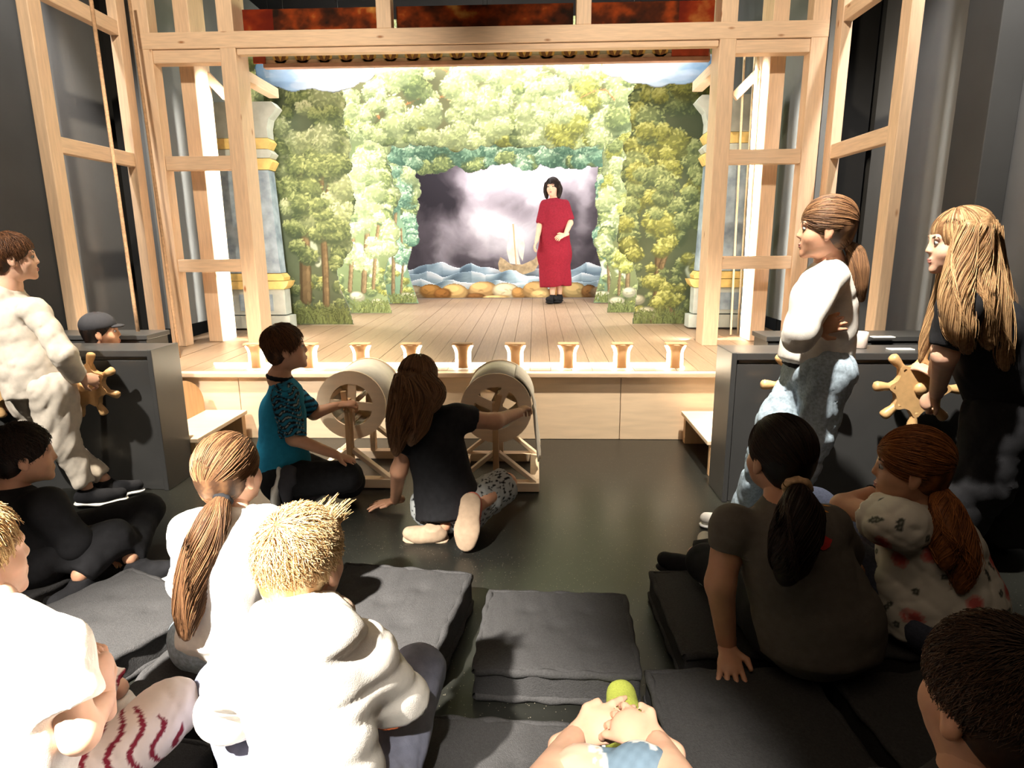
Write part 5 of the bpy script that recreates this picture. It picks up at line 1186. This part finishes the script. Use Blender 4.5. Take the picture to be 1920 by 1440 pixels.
def woman():
    F = Fig('woman in a dark red dress standing on the stage', (.26, 8.3, STZ(8.3)), skin_fair, .012)
    hd = at(1036, 351, 8.3); F.head(hd, (-.30, -.95, -.02), (-.04, 0, 1), .95, True); nk = at(1039, 375, 8.31); F.neck(nk)
    sl, sr = at(1058, 384, 8.28), at(1022, 385, 8.30); pv = at(1040, 458, 8.3); ch = at(1040, 400, 8.3)
    F.torso(pv, ch, (-.2, -1, 0), sl, sr, .15); el = at(1069, 418, 8.26); wl = at(1060, 440, 8.12); er = at(1012, 425, 8.28); wr = at(1006, 452, 8.20)
    F.arm(sl, el, wl, 1.15); F.arm(sr, er, wr, 1.15); F.hand(wl, (-.7, -.5, -.2), (.3, -.5, .7), 1, .95, .5); F.hand(wr, (-.3, -.4, -.8), (-.8, 0, .2), -1, .95, .4)
    hl, hr = pv+(.09, 0, -.05), pv+(-.09, 0, -.05); zf = STZ(8.3); kl, kr = at(1048, 512, 8.3), at(1036, 512, 8.3); al, ar = np.array((at(1049, 550, 8.3)[0], 8.32, zf+.105)), np.array((at(1036, 550, 8.3)[0], 8.26, zf+.105))
    F.leg(hl, kl, al, 1.05); F.leg(hr, kr, ar, 1.05)
    red = cloth('dark_red_knit', (.22, .010, .024), .15, 60)
    P = F.shirt_prims(.17, .75, [sl, mid(sl, el, .85)], [sr, mid(sr, er, .85)], 1.0, sl_r=(.064, .062), collar=.06)
    hemp = at(1042, 536, 8.3); P += [cap(pv+(0, 0, .1), pv+(0, 0, -.12), .17, .205, .05, ((0, 1, 0), .8)), cap(pv+(0, 0, -.12), hemp, .205, .20, .05, ((0, 1, 0), .75), 0.0)]
    F.garment('dress', P, red, .011, (.010, 14), 81, stretch=(1.6, 1.6, .4))
    F.garment('necklace', [cap(nk+(-.05, -.045, -.02), nk+(-.01, -.085, -.06), .012, .014, .01), cap(nk+(-.01, -.085, -.06), nk+(.05, -.05, -.02), .014, .012, .01)], white_m, .006, None)
    F.foot(ar+(0, 0, -.03), ar+(-.06, -.14, -.045), 1.05, 'shoe', blackc, blackc); F.foot(al+(0, 0, -.03), al+(-.05, -.14, -.045), 1.05, 'shoe', blackc, blackc)
    F.finish()
    g = lambda a, b, c_: F.L(a, b, c_)
    F.hair(*DARK, 'long', 700, [([g(-.07, .0, .06), g(-.092, -.01, -.03), g(-.085, .0, -.13)], [.03, .038, .02], 120), ([g(.07, .0, .06), g(.092, -.01, -.03), g(.085, .0, -.13)], [.03, .038, .02], 120), ([g(0, -.08, .03), g(0, -.1, -.05), g(0, -.09, -.14)], [.05, .06, .03], 120)], .1, .006, 89, .06, (.2, .2, .95), .003, wave=.8)
woman()
def jeans_girl():
    F = Fig('girl with a fair ponytail in white top and blue jeans, hand on hip', (1.1, 2.5, 0), skin_warm)
    hd = at(1548, 428, 2.5); F.head(hd, (-.95, .30, -.05), (0, 0, 1), .92, True); nk = at(1556, 492, 2.52); F.neck(nk)
    sl, sr = at(1558, 520, 2.40), at(1545, 515, 2.62); pv = at(1533, 672, 2.52); ch = at(1546, 560, 2.52)
    F.torso(pv, ch, (-.95, .3, 0), sl, sr, .115); el = at(1505, 628, 2.30); wl = at(1522, 616, 2.40); er = at(1500, 620, 2.74); wr = at(1490, 700, 2.8)
    el = at(1497, 628, 2.26); wl = at(1524, 617, 2.345)
    F.arm(sl, el, wl); F.arm(sr, er, wr); F.hand(wl, (.8, .05, .22), (.1, -.9, .3), 1, .85, .25); F.hand(wr, (-.4, .5, -.6), (-.6, 0, .4), 1)
    hl, hr = at(1548, 700, 2.44), at(1520, 700, 2.60); kl = at(1530, 818, 2.42); al = np.array((1.0, 2.5, .09)); kr = at(1452, 790, 2.55); ar = np.array((.95, 2.75, .09))
    F.leg(hl, kl, al); F.leg(hr, kr, ar)
    F.garment('top', F.shirt_prims(.125, .95, [sl, el, wl], [sr, er, wr], 1.0, sl_r=(.062, .04))+[cap(pv+(0, 0, .08), pv+(-.005, 0, .0), .13, .135, .04, None, 0.0)], white_c, .009, (.006, 26), 91)
    F.garment('waistband', [cap(pv+(0, 0, .01), pv+(0, 0, -.03), .128, .13, .02, None, 0.0, 0.0)], blackc, .009, (.003, 30), 3)
    F.garment('jeans', F.pants_prims(hl, kl, al, hr, kr, ar, 1.0, (.092, .068, .062, .05)), denimp, .009, (.0075, 44), 93)
    F.foot(al+(0, 0, -.03), al+(-.15, .03, -.05), .92, 'shoe', white_c, white_m); F.foot(ar+(0, 0, -.03), ar+(-.15, .03, -.05), .92, 'shoe', white_c, white_m)
    F.finish(); t = [at(1586, 458, 2.50), at(1604, 470, 2.48), at(1610, 505, 2.46), at(1612, 540, 2.45), at(1616, 566, 2.45)]
    F.hair(*LBROWN, 'short', 1400, [(t, [.012, .03, .034, .026, .008], 260)], .1, .003, 99, .048, (0, -.95, -.15), .0014, wave=.2, band=(t[0], t[1]-t[0], .016, cream_c))
jeans_girl()
def dress_girl():
    F = Fig('girl in black with long wavy fair hair leaning towards the wheel', (1.75, 2.45, 0), skin_fair)
    hd = at(1795, 452, 2.4); F.head(hd, (-.96, .22, -.12), (-.1, 0, 1), .93, True); nk = at(1822, 525, 2.42); F.neck(nk)
    sl, sr = at(1800, 578, 2.28), at(1815, 570, 2.55); pv = at(1905, 740, 2.5); ch = at(1845, 620, 2.44)
    F.torso(pv, ch, (-.85, .2, -.5), sl, sr, .13); el = at(1772, 668, 2.30); wl = at(1756, 738, 2.62); er = at(1765, 655, 2.66); wr = at(1750, 700, 2.85)
    F.arm(sl, el, wl, 1.05, 1.15); F.arm(sr, er, wr, 1.05); F.hand(wl, (-.12, .55, -.6), (-.75, -.3, .2), -1, .9, .7); F.hand(wr, (-.3, .6, .2), (-.2, 0, 1), 1, .9, .8)
    hl, hr = at(1880, 775, 2.44), at(1900, 775, 2.62); kl = at(1840, 900, 2.42); al = np.array((1.66, 2.5, .09)); kr = at(1905, 890, 2.6); ar = np.array((1.98, 2.62, .09))
    F.leg(hl, kl, al); F.leg(hr, kr, ar)
    F.garment('t_shirt', F.shirt_prims(.15, .9, [sl, mid(sl, el, .8)], [sr, mid(sr, er, .8)], 1.0, sl_r=(.072, .066))+[cap(mid(ch, pv, .5), pv, .155, .165, .05, None, 0.02)], blackc, .011, (.006, 20), 101)
    F.garment('wide_trousers', F.pants_prims(hl, kl, al+(0, 0, -.04), hr, kr, ar+(0, 0, -.04), 1.0, (.12, .11, .11, .13)), blackc, .012, (.008, 18), 103)
    F.foot(al+(-.02, 0, -.03), al+(-.16, .03, -.05), .95, 'shoe', blackc, blackc); F.foot(ar+(0, 0, -.03), ar+(-.14, .05, -.05), .95, 'shoe', blackc, blackc)
    F.finish(); L = F.L
    tl = [([L(-.03, -.06, .06), at(1835, 470, 2.38), at(1852, 560, 2.34), at(1872, 640, 2.33), at(1885, 690, 2.33)], [.05, .055, .06, .05, .02], 260), ([L(0, -.09, .03), at(1850, 480, 2.42), at(1878, 570, 2.42), at(1895, 640, 2.42)], [.05, .05, .045, .02], 200),
          ([L(-.07, -.01, .05), at(1800, 500, 2.30), at(1790, 560, 2.24), at(1800, 620, 2.22), at(1815, 660, 2.24)], [.035, .045, .05, .045, .015], 200), ([L(.06, .0, .05), at(1775, 520, 2.5), at(1755, 580, 2.5), at(1735, 640, 2.5), at(1725, 680, 2.5)], [.03, .03, .025, .02, .006], 130), ([L(-.05, -.05, .05), at(1825, 500, 2.32), at(1838, 570, 2.26), at(1855, 650, 2.26)], [.045, .05, .05, .02], 220)]
    F.hair(*WAVY, 'long', 1600, tl, .13, .005, 109, .05, (0, .15, 1), .0015, wave=.5, wild=.06)
dress_girl()
def grey_girl():
    F = Fig('dark-haired girl in a grey T-shirt sitting and leaning on her left arm', (.72, 1.72, .11), skin_warm)
    hd = at(1460, 855, 1.72); F.head(hd, (-.32, .95, 0), (0, .03, 1), .94, False); nk = at(1472, 935, 1.68); F.neck(nk)
    sl, sr = at(1372, 985, 1.66), at(1556, 985, 1.70); pv = np.array((.80, 1.63, .25)); ch = at(1485, 1040, 1.65)
    F.torso(pv, ch, (-.15, 1, 0), sl, sr, .13); el = at(1350, 1095, 1.64); wl = atz(1363, 1208, .15); er = at(1600, 1075, 1.85); wr = at(1560, 1050, 2.05)
    F.arm(sl, el, wl, 1.1, 1.1); F.arm(sr, er, wr, 1.0); F.hand(wl, (-.1, -.75, -.25), (.0, -.3, .9), -1, .9, .15, .3); F.hand(wr, (-.6, .6, 0), (0, 0, 1), -1)
    hl, hr = pv+(-.09, .03, -.04), pv+(.09, .03, -.04); kl = np.array((.60, 2.06, .2)); kr = np.array((.98, 2.1, .26)); al = np.array((.78, 2.22, .16)); ar = np.array((.6, 2.2, .16))
    F.leg(hl, kl, al); F.leg(hr, kr, ar)
    P = F.shirt_prims(.135, .8, [sl, mid(sl, el, .42)], [sr, mid(sr, er, .6)], 1.0, sl_r=(.058, .056))+[cap(ch, pv+(0, 0, .0), .132, .168, .05, ((0, 1, 0), .8)), cap(pv, pv+(0, -.02, -.08), .168, .16, .04, ((0, 1, 0), .8), 0.0)]
    F.garment('t_shirt', P, greyc, .010, (.005, 20), 111)
    pr = cloth('orange_print', (.75, .30, .06)); rp = cloth('red_print', (.50, .035, .03))
    F.prints = []
    F.garment('trousers', F.pants_prims(hl, kl, al, hr, kr, ar), blackc, .011, (.004, 26), 5)
    F.foot(np.array(atz(1330, 1060, .16)), np.array(atz(1322, 1010, .14)), .95, 'shoe', white_c, white_m); F.foot(ar+(.02, .0, -.04), ar+(-.1, .05, -.05), .95, 'shoe', blackc, blackc)
    F.finish()
    # prints on the back of the shirt, laid on its surface
    dg = bpy.context.evaluated_depsgraph_get(); sh = [o for o in F.t.children if o.name.startswith('t_shirt')][0]
    from mathutils.bvhtree import BVHTree
    me = sh.data; bv = BVHTree.FromPolygons([v.co[:] for v in me.vertices], [p.vertices[:] for p in me.polygons])
    def patch(name, px, py, outline, m, sz):
        o_ = Vector(EYE); d_ = Vector(ray(px, py)).normalized(); h, nn, _, _ = bv.ray_cast(o_, d_)
        if h is None: return
        x = Vector((1, 0, 0)); x = (x-nn*x.dot(nn)).normalized(); y = nn.cross(x)
        V = []; 
        for (u, v) in outline:
            q = h+x*u*sz+y*v*sz; r_ = bv.find_nearest(q); V.append(r_[0]+(Vector(EYE)-r_[0]).normalized()*.004)
        c_ = bv.find_nearest(h); V.append(c_[0]+(Vector(EYE)-c_[0]).normalized()*.005); n = len(outline)
        m_ = bpy.data.meshes.new(name); m_.from_pydata(V, [], [(i, (i+1) % n, n) for i in range(n)]); link(name, m_, m, sh)
    for k, (dx, dy) in enumerate(((1545, 938), (1549, 948), (1547, 958))): patch('orange_motif', dx, dy, [(math.cos(a)*(1+.35*math.cos(3*a)), .45*math.sin(a)) for a in np.linspace(0, 6.28, 14)[:-1]], pr, .010)
    patch('red_motif', 1542, 1015, [(1.5*math.cos(a)*(1+.18*math.sin(5*a)), math.sin(a)*(1+.2*math.cos(4*a))) for a in np.linspace(0, 6.28, 20)[:-1]], rp, .020)
    t = [at(1495, 915, 1.58), at(1500, 950, 1.52), at(1490, 1010, 1.48), at(1478, 1065, 1.48), at(1470, 1090, 1.48)]; t2 = [at(1495, 915, 1.58), at(1520, 965, 1.53), at(1515, 1010, 1.5), at(1490, 1050, 1.49)]
    F.hair(*DARK, 'short', 1500, [(t, [.02, .048, .058, .045, .012], 300), (t2, [.02, .035, .035, .015], 160)], .1, .003, 119, .05, (.1, -.7, -.45), .0014, wave=.5, band=(t[0], t[1]-t[0], .028, cloth('leopard_scrunchie', (.50, .32, .18), .5, 60)))
grey_girl()
def floral_girl():
    F = Fig('girl in a white floral T-shirt sitting with chin on her hand', (1.2, 1.8, .11), skin_warm)
    hd = at(1708, 875, 1.82); F.head(hd, (-.9, .42, -.08), (0, 0, 1), .94, True); nk = at(1735, 950, 1.82); F.neck(nk)
    sl, sr = at(1692, 985, 1.72), at(1770, 985, 1.92); pv = np.array((1.22, 1.78, .24)); ch = at(1742, 1040, 1.80)
    F.torso(pv, ch, (-.75, .6, 0), sl, sr, .13); el = at(1580, 948, 1.93); wl = at(1642, 922, 2.0); er = at(1640, 1010, 2.1); wr = at(1600, 990, 2.2)
    F.arm(sl, el, wl, 1.05); F.arm(sr, er, wr); F.hand(wl, (.6, -.1, .25), (-.1, .2, -.9), 1, .85, .7); F.hand(wr, (-.8, .2, 0), (0, 0, 1), 1)
    hl, hr = pv+(-.05, -.06, -.04), pv+(.02, .09, -.04); kl = atz(1590, 1040, .30); al = atz(1575, 1110, .15); kr = np.array((1.05, 2.25, .33)); ar = np.array((.95, 2.3, .15))
    F.leg(hl, kl, al); F.leg(hr, kr, ar)
    P = F.shirt_prims(.15, .85, [sl, mid(sl, el, .45)], [sr, mid(sr, er, .5)], 1.0, sl_r=(.07, .072))+[cap(ch, pv+(0, 0, .0), .14, .175, .05, ((0, 1, 0), .85)), cap(pv, pv+(0, -.01, -.09), .175, .165, .04, ((0, 1, 0), .85), 0.0)]
    V, F_ = sdf_mesh(P, .007, folds(.005, 22, 121)); me = grid_mesh('floral_t_shirt', V, F_); g = np.random.default_rng(6); C = np.tile(lin((220, 216, 206)), (len(V), 1))
    for q in V[g.integers(0, len(V), 90)]:
        d = V-q; a = g.normal(size=3); a /= np.linalg.norm(a); al_ = d@a; e = np.sqrt(np.maximum(0, (d**2).sum(1)-al_**2)); m_ = (al_/.030)**2+(e/.009)**2 < 1; C[m_] = lin((84, 88, 82)); C[m_ & (np.abs(e) < .002)] = lin((150, 150, 142))
    for q in V[g.integers(0, len(V), 38)]:
        dd = np.sqrt(((V-q)**2).sum(1)); C[dd < .026] = lin((220, 158, 150)); C[dd < .016] = lin((212, 104, 100))
    paint_attr(me, C); link('floral_t_shirt', me, print_m, F.t, True)
    F.garment('jeans', F.pants_prims(hl, kl, al, hr, kr, ar), denimd, .011, (.004, 26), 5)
    F.garment('bracelet', [cap(mid(el, wl, .88), mid(el, wl, .94), .029, .029, .005, None, 0.0, 0.0)], blackc, .005, None)
    F.foot(al+(0, 0, -.04), al+(-.12, .04, -.05), .95, 'shoe', blackc, white_m); F.foot(ar+(0, .0, -.04), ar+(-.12, .05, -.05), .95, 'shoe', blackc, white_m)
    F.finish(); t = [at(1758, 915, 1.78), at(1772, 950, 1.74), at(1788, 1000, 1.70), at(1806, 1060, 1.66), at(1800, 1108, 1.64)]; t2 = [at(1758, 915, 1.78), at(1765, 960, 1.70), at(1775, 1020, 1.66), at(1772, 1060, 1.64)]
    red = (lin((92, 52, 28)), lin((196, 124, 68)))
    F.hair(*red, 'short', 1500, [(t, [.02, .04, .05, .045, .015], 320), (t2, [.015, .03, .04, .02], 160)], .1, .004, 129, .05, (0, -.9, -.2), .0014, wave=.7, wild=.08, band=(t[0], t[1]-t[0], .02, blackc))
floral_girl()
def corner_boy():
    F = Fig('short brown-haired boy in the lower right corner, seen from behind', (.62, .72, 0), skin_warm)
    hd = at(1862, 1312, .78); F.head(hd, (-.25, .96, -.05), (0, .05, 1), .94, False, .0045); nk = at(1850, 1450, .76); F.neck(nk, .05)
    sl, sr = nk+(-.13, -.02, -.07), nk+(.13, -.02, -.07); pv = np.array((nk[0]-.02, .66, .22)); ch = nk+(0, -.03, -.16)
    F.torso(pv, ch, (-.2, 1, 0), sl, sr, .12); el, wl = sl+(-.04, .02, -.22), sl+(.03, .18, -.30); er, wr = sr+(.04, .02, -.22), sr+(-.03, .18, -.30)
    F.arm(sl, el, wl); F.arm(sr, er, wr); F.hand(wl, (.4, .8, 0), (0, 0, 1), -1); F.hand(wr, (-.4, .8, 0), (0, 0, 1), 1)
    hl, hr = pv+(-.08, .02, -.03), pv+(.08, .02, -.03); kl, kr = pv+(-.14, .26, -.02), pv+(.22, .26, -.02); al, ar = pv+(.1, .28, -.12), pv+(-.05, .26, -.12)
    F.leg(hl, kl, al); F.leg(hr, kr, ar)
    F.garment('t_shirt', F.shirt_prims(.145, .8, [sl, mid(sl, el, .7)], [sr, mid(sr, er, .7)], 1.0, sl_r=(.064, .062))+[cap(pv+(0, 0, .02), pv+(0, 0, -.06), .14, .14, .04, None, 0.0)], blackc, .011, (.005, 20), 131)
    F.garment('trousers', F.pants_prims(hl, kl, al, hr, kr, ar), blackc, .012, (.004, 26), 5)
    F.foot(al+(0, 0, -.04), al+(.1, .06, -.05), .95, 'shoe', blackc, white_m); F.foot(ar+(0, 0, -.04), ar+(-.1, .06, -.05), .95, 'shoe', blackc, white_m)
    F.finish(); F.hair(lin((30, 20, 13)), lin((82, 56, 37)), 'short', 3600, None, .035, .004, 139, .05, (.1, -.5, .86), .0011, wild=.15)
corner_boy()
def knees_person():
    F = Fig('person at the bottom edge with clasped hands over ripped denim knees', (.12, .4, 0), skin_fair)
    hd = np.array((.13, .20, .72)); F.head(hd, (0, .98, -.15), (0, .1, 1), .92, False); nk = np.array((.13, .17, .60)); F.neck(nk)
    sl, sr = np.array((-.01, .20, .54)), np.array((.27, .20, .54)); pv = np.array((.13, .22, .16)); ch = np.array((.13, .2, .42))
    F.torso(pv, ch, (0, 1, 0), sl, sr, .12)
    el, er = at(992, 1520, .70), at(1300, 1520, .70); wl, wr = at(1076, 1386, .95), at(1234, 1396, .89)
    F.arm(sl, el, wl, .95, 1.1); F.arm(sr, er, wr, .95, 1.05)
    F.hand(wl, unit(at(1160, 1346, .99)-wl), (-.1, -.5, .8), -1, .84, .16, .12, .35); F.hand(wr, unit(at(1160, 1350, .95)-wr), (.15, -.6, .75), 1, .84, .42, .30, .5)
    hl, hr = pv+(-.08, .05, -.01), pv+(.08, .05, -.01); kl, kr = at(1092, 1472, .80), at(1203, 1464, .80); al, ar = np.array((.05, .86, .1)), np.array((.27, 1.16, .10))
    F.leg(hl, kl, al, .72); F.leg(hr, kr, ar, .72)
    F.garment('t_shirt', F.shirt_prims(.14, .8, [sl, mid(sl, el, .7)], [sr, mid(sr, er, .7)], 1.0, sl_r=(.062, .06)), cream_c, .011, (.004, 22), 141)
    P = F.pants_prims(hl, kl, al, hr, kr, ar, 1.0, (.072, .046, .045, .042)); V, F_ = sdf_mesh(P, .005, folds(.003, 34, 7)); me = grid_mesh('ripped_jeans', V, F_)
    g = np.random.default_rng(3); C = np.tile(lin((112, 134, 152)), (len(V), 1))*(1+.12*np.sin(V[:, 0]*300)*np.sin(V[:, 1]*260))[:, None]
    for kk, off, rr in ((kl, (-.012, .0, .045), .036), (kr, (.012, .03, .035), .016)):
        d = np.sqrt((((V-(kk+np.array(off)))/np.array((1, 1, .6)))**2).sum(1))+.006*np.sin(V[:, 0]*240)+.004*np.sin(V[:, 1]*310); C[d < rr+.012] = lin((226, 226, 222)); C[d < rr] = np.array((.72, .46, .34))
    paint_attr(me, np.clip(C, 0, 1)); link('ripped_jeans', me, print_m, F.t, True)
    lime = cloth('lime_green_knit', (.50, .56, .10), .15, 200)
    toe = atz(1163, 1300, .05); an = atz(1172, 1392, .06); d = toe-an
    F.foot(an+(0, -.03, .055), toe+(0, -.02, .01), 1.3, 'shoe', lime, white_m); F.foot(al+(-.02, 0, -.04), al+(-.03, .1, -.06), 1.0, 'shoe', lime, white_m)
    F.garment('sock', [cap(an+(0, -.02, .05), an+(-.012, .035, .035), .034, .024, .02)], navyc, .005, None)
    F.finish(); F.hair(*BROWN, 'short', 400, None, .05, .004, 149, .05, (0, -.4, .9), .0015)
knees_person()
